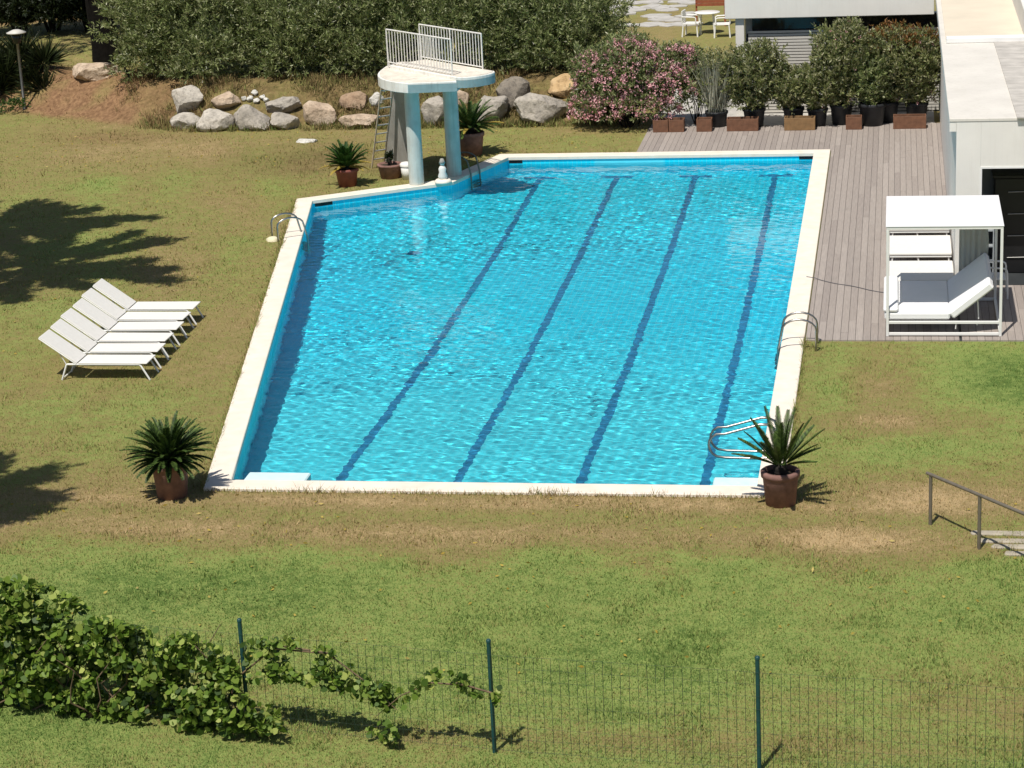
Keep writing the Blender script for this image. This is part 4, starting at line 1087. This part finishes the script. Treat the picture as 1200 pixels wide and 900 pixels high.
SH = [(884, 28.5, .30, .50, 'black_plastic', 2.2, .56, 'oleander_light', 'white_petal', 40, 'bushy shrub with white flowers in a black pot right of the silvery stems', 51, 1.0, None),
      (930, 28.5, .28, .50, 'black_plastic', 1.45, .46, 'oleander_light', 'white_petal', 22, 'low sparse potted shrub in front of the slatted shutter', 52, .75, None),
      (958, 28.45, .27, .48, 'black_plastic', 1.55, .42, 'oleander_light', 'white_petal', 26, 'medium potted shrub with white flowers behind the tan planter box', 53, .9, None),
      (986, 28.6, .30, .55, 'black_plastic', 2.7, .60, 'oleander_light', 'pink', 22, 'tallest potted oleander, left of the big round grey pot', 54, 1.0, None),
      (1022, 28.4, .36, .60, 'black_plastic', 1.75, .35, 'oleander', None, 0, 'shrub in the big round grey pot between the wooden boxes', 55, .6, None),
      (1040, 28.85, .30, .55, 'black_plastic', 2.5, .62, 'oleander_light', 'white_petal', 26, 'potted oleander topped with bronze new leaves', 56, 1.05, 'oleander_new'),
      (1074, 28.7, .30, .55, 'black_plastic', 2.4, .50, 'oleander_light', 'pink', 16, 'potted oleander with a few pink flowers against the pool house wall', 57, 1.05, 'oleander_new')]
for a in SH: potted_shrub(*a)
BX = [(774, 18, 'box_wood', 'dark brown wooden planter box at the left end of the deck row, touching its twin'), (792.5, 18, 'box_wood', 'dark brown wooden planter box second from the left of the deck row'),
      (825, 18, 'box_wood', 'small reddish brown planter box below the silvery shrub'), (870, 37, 'box_wood', 'long reddish brown planter box below the white flowering shrub'),
      (937, 36, 'box_tan', 'long tan planter box, the lightest of the row'), (1000.5, 18.5, 'box_wood', 'small square red brown planter box left of the big grey pot'), (1066, 38, 'box_wood', 'long red brown planter box nearest the pool house wall')]
for px_, w, m, lab in BX:
    Y = 27.75; x = aty(px_, 150, Y)[0]; W = w/44; D = .38; H = .33
    t = thing('planter_box', lab, 'planter box', (x, Y, .03), 'wooden planter boxes along the deck')
    k = .025
    MB().box(-W/2, W/2, 0, k, 0, H).box(-W/2, W/2, D-k, D, 0, H).box(-W/2, -W/2+k, k+.001, D-k-.001, 0, H).box(W/2-k, W/2, k+.001, D-k-.001, 0, H).build('box', M[m], t, bevel=.004)
    MB().box(-W/2+k, W/2-k, k, D-k, .02, H-.06).build('soil', M['soil'], t)

def left_bushes():
    r = np.random.default_rng(61)
    g = atg(26, 130)
    t = thing('spiky_shrub', 'dark clump of spiky sword leaves behind the lamp post', 'bush', (g[0]-.2, g[1]+.9, g[2]))
    mb_P = []; mb_D = []
    for cx, cy, cz, n in ((-.9, .3, .4, 240), (0, .5, .6, 260), (.55, .2, .3, 200), (-.4, .9, 1.3, 280), (.4, .8, 1.15, 240), (-1.4, .8, 1.2, 260), (-.7, .4, .9, 240)):
        D = r.normal(size=(n, 3))+np.array([0, -.1, .6]); D[:, 2] = np.abs(D[:, 2])*.9
        mb_D.append(D); mb_P.append(np.tile([[cx, cy, cz]], (n, 1))+unit(D)*.05)
    V, Q = leaves(np.concatenate(mb_P), np.concatenate(mb_D), r.uniform(.6, 1.15, sum(len(x) for x in mb_P)), .05, r)
    npmesh('foliage', V, Q, M['spiky'], t)
    mb = MB()
    for cx, cy, cz in ((-.9, .3, .4), (0, .5, .6), (.55, .2, .3), (-.4, .9, 1.3), (.4, .8, 1.15), (-1.4, .8, 1.2), (-.7, .4, .9)): mb.tube([(cx, cy, -.1), (cx, cy, cz)], .06, 8)
    mb.build('stem', M['bark'], t)
    g = atg(14, 134)
    t = thing('low_leafy_plant', 'low bright green leafy plant at the foot of the spiky clump', 'plant', (g[0], g[1], g[2]))
    foliage('foliage', 'cycad_green', t, [((0, .2, .12), .5, .3, .22, 60)], 9, .14, .10, .04, r, 1., .4, .0, False)
    # dark garden trees behind the grass at the upper left
    for i, (px_, py_, H, w, lab) in enumerate(((8, 48, 4.2, 1.7, 'dark evergreen bush in the shade at the top left corner'), (48, 44, 3.8, 1.5, 'dark evergreen bush behind the lamp cap with gaps of light'), (90, 42, 3.6, 1.5, 'dark evergreen bush left of the thick trunk'))):
        g = atg(px_, py_); t = thing('evergreen_bush', lab, 'bush', (g[0], g[1]+1.2, g[2]), 'dark bushes behind the upper lawn')
        foliage('foliage', 'dark_leaf', t, [((0, 0, H*.62), w, 1.2, H*.38, 420), ((.4, -.4, .75), w*.9, .9, .75, 520), ((-.8, -.2, .7), w*.8, .9, .7, 420), ((0, .3, 1.6), w, 1., .8, 300)], 12, .3, .17, .055, r, 1., .3, .15, False)
        stems(t, (0, 0, -.1), (0, 0, H*.6), 7, random.Random(i), .06, .8, 'bark', False)
    g = atg(121, 74)
    t = thing('pine_tree', 'thick dark tree trunk rising beside the left end of the hedge', 'tree', (g[0], g[1]+.45, g[2]))
    MB().tube([(.0, 0, -.2), (-.02, 0, .5), (-.10, 0, 1.6), (-.2, .1, 3.2), (-.35, .2, 6), (-.3, .3, 8)], [.50, .44, .42, .40, .36, .3], 16).build('trunk', simple('crown_shade_bark', (.007, .006, .005), .95, .4, 8, .8, 0, 12, .1), t)  # the crown's shade on the trunk is put into this near-black bark colour
    foliage('crown', 'palm_tree', t, [((-.5, .6, 8.2), 3.6, 3.4, 1.3, 1500), ((.9, -.2, 8.8), 2.2, 2.2, 1.0, 700)], 14, .5, .26, .06, r, 1., .4, None, False)
left_bushes()

# trees just outside the left edge of the view; their crowns throw the shadows on the lawn
def shade_tree(x, y, H, R, seed, label, n=1300):
    r = np.random.default_rng(seed)
    t = thing('shade_tree', label, 'tree', (x, y, 0))
    MB().tube([(0, 0, -.1), (.1, .1, H*.4), (-.05, .1, H*.75), (0, 0, H)], [.26, .2, .16, .08], 12).build('trunk', M['bark'], t)
    br = MB(); Ps = []; Ds = []
    rr = random.Random(seed)
    for k in range(26):
        a = 2*PI*k/26*3.1+rr.uniform(-.2, .2); L = R*rr.uniform(.55, 1.08); z0 = H*rr.uniform(.72, 1.0); dz = rr.uniform(-.3, .6)
        e = Vector((math.cos(a)*L*1.15, math.sin(a)*L, z0+dz)); br.tube([(0, 0, z0-.3), Vector((0, 0, z0)).lerp(e, .5)+Vector((0, 0, .15)), e], [.06, .04, .015], 6, False)
        m = n//26; s = r.uniform(.25, 1.05, (m, 1)); P = np.array([[0, 0, z0-.3]])*(1-s)+np.array([list(e)])*s+r.normal(0, .10, (m, 3))*np.array([1, 1, .7])
        Ps.append(P); Ds.append(np.tile([[math.cos(a), math.sin(a), .15]], (m, 1))+r.normal(0, .35, (m, 3)))
    br.build('branch', M['bark'], t)
    V, Q = shoots(np.concatenate(Ps), np.concatenate(Ds), 16, .38, .26, .06, r); npmesh('crown', V, Q, M['palm_tree'], t)
shade_tree(-18.1, 9.6, 10, 2.9, 71, 'tall feathery tree beside the lawn casting the long shadow behind the loungers', 2900)
shade_tree(-20.6, 13.5, 10, 2.6, 73, 'second tall feathery tree farther along the left edge of the lawn', 3000)
shade_tree(-13.9, -4.5, 8.2, 1.45, 72, 'feathery tree beside the near lawn left of the potted palm', 2200)

# ------------------------------------------------------------------ back terrace furniture
def terrace_set():
    def chair(loc, rz, label):
        t = thing('garden_chair', label, 'chair', loc, 'white plastic garden chairs', rz)
        m = M['plastic']
        for x, y in ((-.22, -.22), (.22, -.22), (-.24, .24), (.24, .24)): MB().tube([(x*1.15, y*1.15, 0), (x, y, .42)], [.03, .022], 6).build('leg', m, t)
        MB().box(-.26, .26, -.25, .27, .42, .45).build('seat', m, t, bevel=.012)
        MB().box(-.25, .25, .26, .30, .46, .88).build('backrest', m, t, bevel=.015)
        for x in (-.28, .28): MB().tube([(x, -.2, .44), (x, -.2, .64), (x, -.14, .67), (x, .28, .68)], .022, 6).build('armrest', m, t)
    a = at(811, 42); b = at(846, 43); c = at(828, 40)
    chair((a[0], a[1], 0), rad(82), 'white plastic chair left of the white garden table'); chair((b[0], b[1], 0), rad(-85), 'white plastic chair right of the white garden table')
    t = thing('garden_table', 'white plastic garden table on the back lawn between two chairs', 'table', (c[0]+.02, c[1]+.2, 0))
    MB().lathe([(0, .70), (.43, .70), (.44, .715), (.43, .73), (0, .735)], 0, 0, 28).build('tabletop', M['plastic'], t)
    for k in range(4):
        q = PI/4+k*PI/2; MB().tube([(math.cos(q)*.36, math.sin(q)*.36, 0), (math.cos(q)*.28, math.sin(q)*.28, .70)], .024, 6).build('leg', M['plastic'], t)
    d = aty(832, 18, 46.6)
    s = thing('slatted_screen', 'red brown slatted wooden screen behind the white garden table', 'screen', (d[0], 46.6, 0))
    mb = MB(); z = .72
    while z < 2.3: mb.box(-.50, .52, 0, .03, z, z+.095); z += .105
    mb.build('slats', M['red_wood'], s)
    for x in (-.5, .49): MB().box(x, x+.06, .032, .09, 0, 2.35).build('post', M['red_wood'], s)
    # stepping slabs of the path behind
    mb = MB(); rr = random.Random(9)
    for k in range(46):
        g = at(rr.uniform(715, 812), rr.uniform(-4, 31)); 
        w = rr.uniform(.35, .7); d_ = rr.uniform(.3, .6); z = float(height(g[0], g[1])); n = 7
        poly = [(g[0]+w*math.cos(2*PI*j/n+.3)*rr.uniform(.75, 1.05), g[1]+d_*math.sin(2*PI*j/n+.3)*rr.uniform(.75, 1.05)) for j in range(n)]
        mb.prism(poly, z-.02, z+.02+.0007*k)
    o = mb.build('stone_path', M['paving']); tag(o, kind='structure')
terrace_set()

# ------------------------------------------------------------------ steps and handrail at the right
def right_rail():
    P = [(2.55, -1.4), (3.21, -2.31)]
    d = Vector((P[1][0]-P[0][0], P[1][1]-P[0][1])); 
    t = thing('step_handrail', 'brown metal handrail on thin posts beside the stone steps', 'handrail', (P[0][0], P[0][1], 0))
    pts = [Vector(P[0])+d*k for k in (0, 1, 2, 3)]
    hz = lambda k: .77+.03*k
    for k, p in enumerate(pts): MB().tube([(p.x, p.y, -.1), (p.x, p.y, hz(k)-.02)], .026, 8).build('post', M['rail_brown'], t, world=True)
    q0 = pts[0]-d*.08; q1 = pts[3]+d*.2
    MB().tube([(q0.x, q0.y, hz(-.08)+.0), (q1.x, q1.y, hz(3.2))], .026, 8).build('rail', M['rail_brown'], t, world=True)
    lab = ['grey stone step slab highest beside the handrail', 'second grey stone step slab beside the handrail', 'third grey stone step slab beside the handrail', 'grey stone step slab lowest in view beside the handrail']
    for k, (x, y) in enumerate(((1138, 625), (1149, 634), (1163, 641), (1178, 649))):
        g = at(x, y); r = random.Random(k)
        poly = [(0, -.07), (1.35, -.09), (1.4, .05), (1.3, .08), (.02, .075), (-.03, 0)]
        o = MB().prism([(px_+r.uniform(-.02, .02), py_+r.uniform(-.012, .012)) for px_, py_ in poly], -.03, .022).build('step_slab', M['slab'], bevel=.012); o.location = (g[0], g[1], 0)
        tag(o, lab[k], 'step', 'stone steps beside the handrail')
right_rail()

# ------------------------------------------------------------------ fence and vine
FP = [(-8.74, -8.14), (-5.65, -8.57), (-2.56, -9.0), (.54, -9.29), (3.62, -9.55), (6.7, -9.8)]
def fy(x): return np.interp(x, [p[0] for p in FP], [p[1] for p in FP])
def make_fence():
    t = thing('wire_fence', 'green wire mesh fence on thin dark green posts across the front lawn', 'fence', (FP[2][0], FP[2][1], 0))
    for i, (x, y) in enumerate(FP):
        MB().tube([(x, y, -.2), (x-.004, y, 1.40)], .026, 10).lathe([(.029, 1.395), (.030, 1.42), (.018, 1.435), (0, 1.437)], x-.004, y, 12).build('post', M['post_green'], t, world=True)
    mb = MB()
    xs = np.arange(FP[0][0], FP[-1][0], .1015); r = random.Random(2)
    for x in xs:
        y = float(fy(x))-.03; mb.tube([(x, y, .03), (x+r.uniform(-.006, .006), y+r.uniform(-.008, .008), .65), (x, y, 1.25)], .0026, 4, False)
    for z in (.05, .2, .35, .5, .65, .8, .95, 1.1, 1.25):
        pts = []
        for x in np.arange(FP[0][0], FP[-1][0]+.01, .3): pts.append((x, float(fy(x))-.033, z+r.uniform(-.006, .006)))
        mb.tube(pts, .0013 if .1 < z < 1.2 else .0016, 4, False)
    mb.build('wire_mesh', M['wire'], t, world=True)
make_fence()

def vines():
    r = np.random.default_rng(91)
    def patch(poly, n, dy0, dy1, size):
        poly = np.array(poly, float); lo = poly.min(0); hi = poly.max(0); P = []
        pl = [tuple(p) for p in poly]
        while len(P) < n:
            q = r.uniform(lo, hi, (n, 2)); q = q[inside(pl, q[:, 0], q[:, 1])]
            for x, y in q:
                x0 = np.interp(x, [72, 281, 573, 888], [-8.74, -5.65, -2.56, .54]); Y = float(fy(x0))+r.uniform(dy0, dy1)
                p = aty(x, y, Y)
                if p[2] > .02 and mnoise.noise(Vector(p)*3.4)+.35*mnoise.noise(Vector(p)*9) > -.01: P.append(p)
        P = np.array(P[:n]); N = r.normal(size=(n, 3))*1.0+np.array([0, -.35, .75])
        return round_leaves(P, N, r.uniform(.5, 1.2, n)*size, r)
    def grow(name, parent, items):
        Vs = []; Qs = []; k = 0
        for it in items:
            V, Q = patch(*it); Vs.append(V); Qs.append(Q+k); k += len(V)
        npmesh(name, np.concatenate(Vs), np.concatenate(Qs), M['vine'], parent, True)
    a = thing('grapevine', 'big leafy grapevine heaped over the left end of the wire fence', 'vine', (-7.6, -8.2, 0))
    grow('foliage', a, [([(-60, 690), (20, 676), (66, 690), (84, 728), (82, 835), (-60, 838)], 3900, -.4, .4, .085),
                        ([(66, 740), (100, 722), (165, 735), (230, 745), (275, 770), (282, 800), (290, 850), (225, 862), (150, 845), (85, 842), (70, 800)], 4300, -.35, .3, .082),
                        ([(200, 815), (260, 800), (325, 830), (335, 858), (270, 866), (215, 852)], 700, -.45, .0, .08),
                        ([(40, 690), (66, 688), (120, 722), (170, 738), (160, 760), (90, 740)], 330, -.15, .2, .08)])
    mb = MB(); rr = random.Random(5)
    for k in range(26):
        x = rr.uniform(-9.3, -5.7); y = float(fy(x)); z = .0
        pts = [(x, y+rr.uniform(-.2, .2), 0)]
        for j in range(5): pts.append((pts[-1][0]+rr.uniform(-.2, .3), pts[-1][1]+rr.uniform(-.12, .12), pts[-1][2]+rr.uniform(.1, .28)))
        mb.tube(pts, [.014, .012, .011, .009, .007, .005], 5, False)
    mb.build('stem', M['cane'], a, world=True)
    b = thing('trailing_vine', 'thin trailing vine shoots hanging along the wire between two fence posts', 'vine', (-4.4, -8.8, 0))
    grow('foliage', b, [([(283, 752), (330, 745), (395, 762), (440, 800), (470, 815), (455, 835), (400, 812), (340, 800), (290, 800)], 680, -.14, .14, .076),
                        ([(440, 795), (475, 810), (510, 783), (555, 795), (588, 806), (585, 828), (540, 810), (500, 808), (470, 832), (445, 825)], 230, -.1, .12, .074),
                        ([(430, 850), (455, 845), (470, 865), (460, 882), (435, 880)], 60, -.3, .1, .074)])
    P1 = [aty(x, y, float(fy(xx))-.03) for x, y, xx in ((283, 790, -5.65), (320, 760, -5.3), (384, 766, -4.6), (430, 800, -4.1), (465, 832, -3.7))]
    P2 = [aty(x, y, float(fy(xx))-.04) for x, y, xx in ((576, 812, -2.56), (545, 803, -2.9), (505, 800, -3.3), (470, 815, -3.65), (440, 840, -3.95))]
    mb = MB().tube(P1, [.013, .012, .01, .008, .006], 6, False).tube(P2, [.012, .011, .009, .007, .005], 6, False).tube([aty(330, 757, -8.65), aty(388, 766, -8.75)], .011, 6).tube([aty(535, 800, -8.98), aty(556, 806, -9.02)], .011, 6)
    mb.build('stem', M['cane'], b, world=True)
vines()

# ------------------------------------------------------------------ dry weeds on the bank
def make_weeds():
    r = np.random.default_rng(17); n = 5200
    x = r.uniform(-21, -5.5, n); y = toe(x)+r.uniform(-.25, 3.0, n)**1.0
    k = vnoise(x, y, .9, 41)+r.normal(0, .12, n)-.45*(1-sstep(-21.5, -17.5, x)) > .47; x, y = x[k], y[k]; z = height(x, y); n = len(x)
    P = np.stack([x, y, z-.02], 1); P = np.repeat(P, 9, 0)+r.normal(0, .05, (n*9, 3))*np.array([1, 1, 0])
    D = r.normal(0, .45, P.shape)+np.array([0, 0, 1.]); h = r.uniform(.08, .30, len(P))
    V, Q = leaves(P, D, h, .02, r)
    d = np.repeat(np.clip(.52+r.normal(0, .25, n), 0, 1), 9); low = np.repeat((y-toe(x)) < .35, 9); d = np.where(low, d-.5, d)
    o = npmesh('weeds', V, Q, M['blade'], attrs={'dry': np.repeat(np.clip(d, 0, 1), 4), 'soil': np.repeat(np.clip(r.normal(.62, .3, len(V)//4), 0, .95), 4)})
    tag(o, 'dry weeds and grass tufts growing over the brown bank between the boulders', 'weeds', kind='stuff')
make_weeds()

def make_fallen_leaves():
    r = np.random.default_rng(23); n = 900
    x = np.concatenate([r.uniform(-22, -6, n//3), r.normal(-17, 3, n//3), r.uniform(-12, 4, n//3)]); y = np.concatenate([r.uniform(24, 29, n//3), r.normal(13, 5, n//3), r.uniform(-7, -.5, n//3)])
    k = ~inside(offset(INNER, .45), x, y) & ~((x > .3) & (y > 7.8)) & ~((x > -4.8) & (y > 24.9)); x, y = x[k], y[k]; n = len(x)
    P = np.stack([x, y, height(x, y)+.03], 1); D = r.normal(size=(n, 3))*np.array([1, 1, .25])
    V, Q = leaves(P, D, r.uniform(.04, .10, n), .035, r)
    o = npmesh('fallen_leaves', V, Q, M['cycad_yellow']); tag(o, 'scattered dry fallen leaves lying on the lawn', 'leaves', kind='stuff')
make_fallen_leaves()
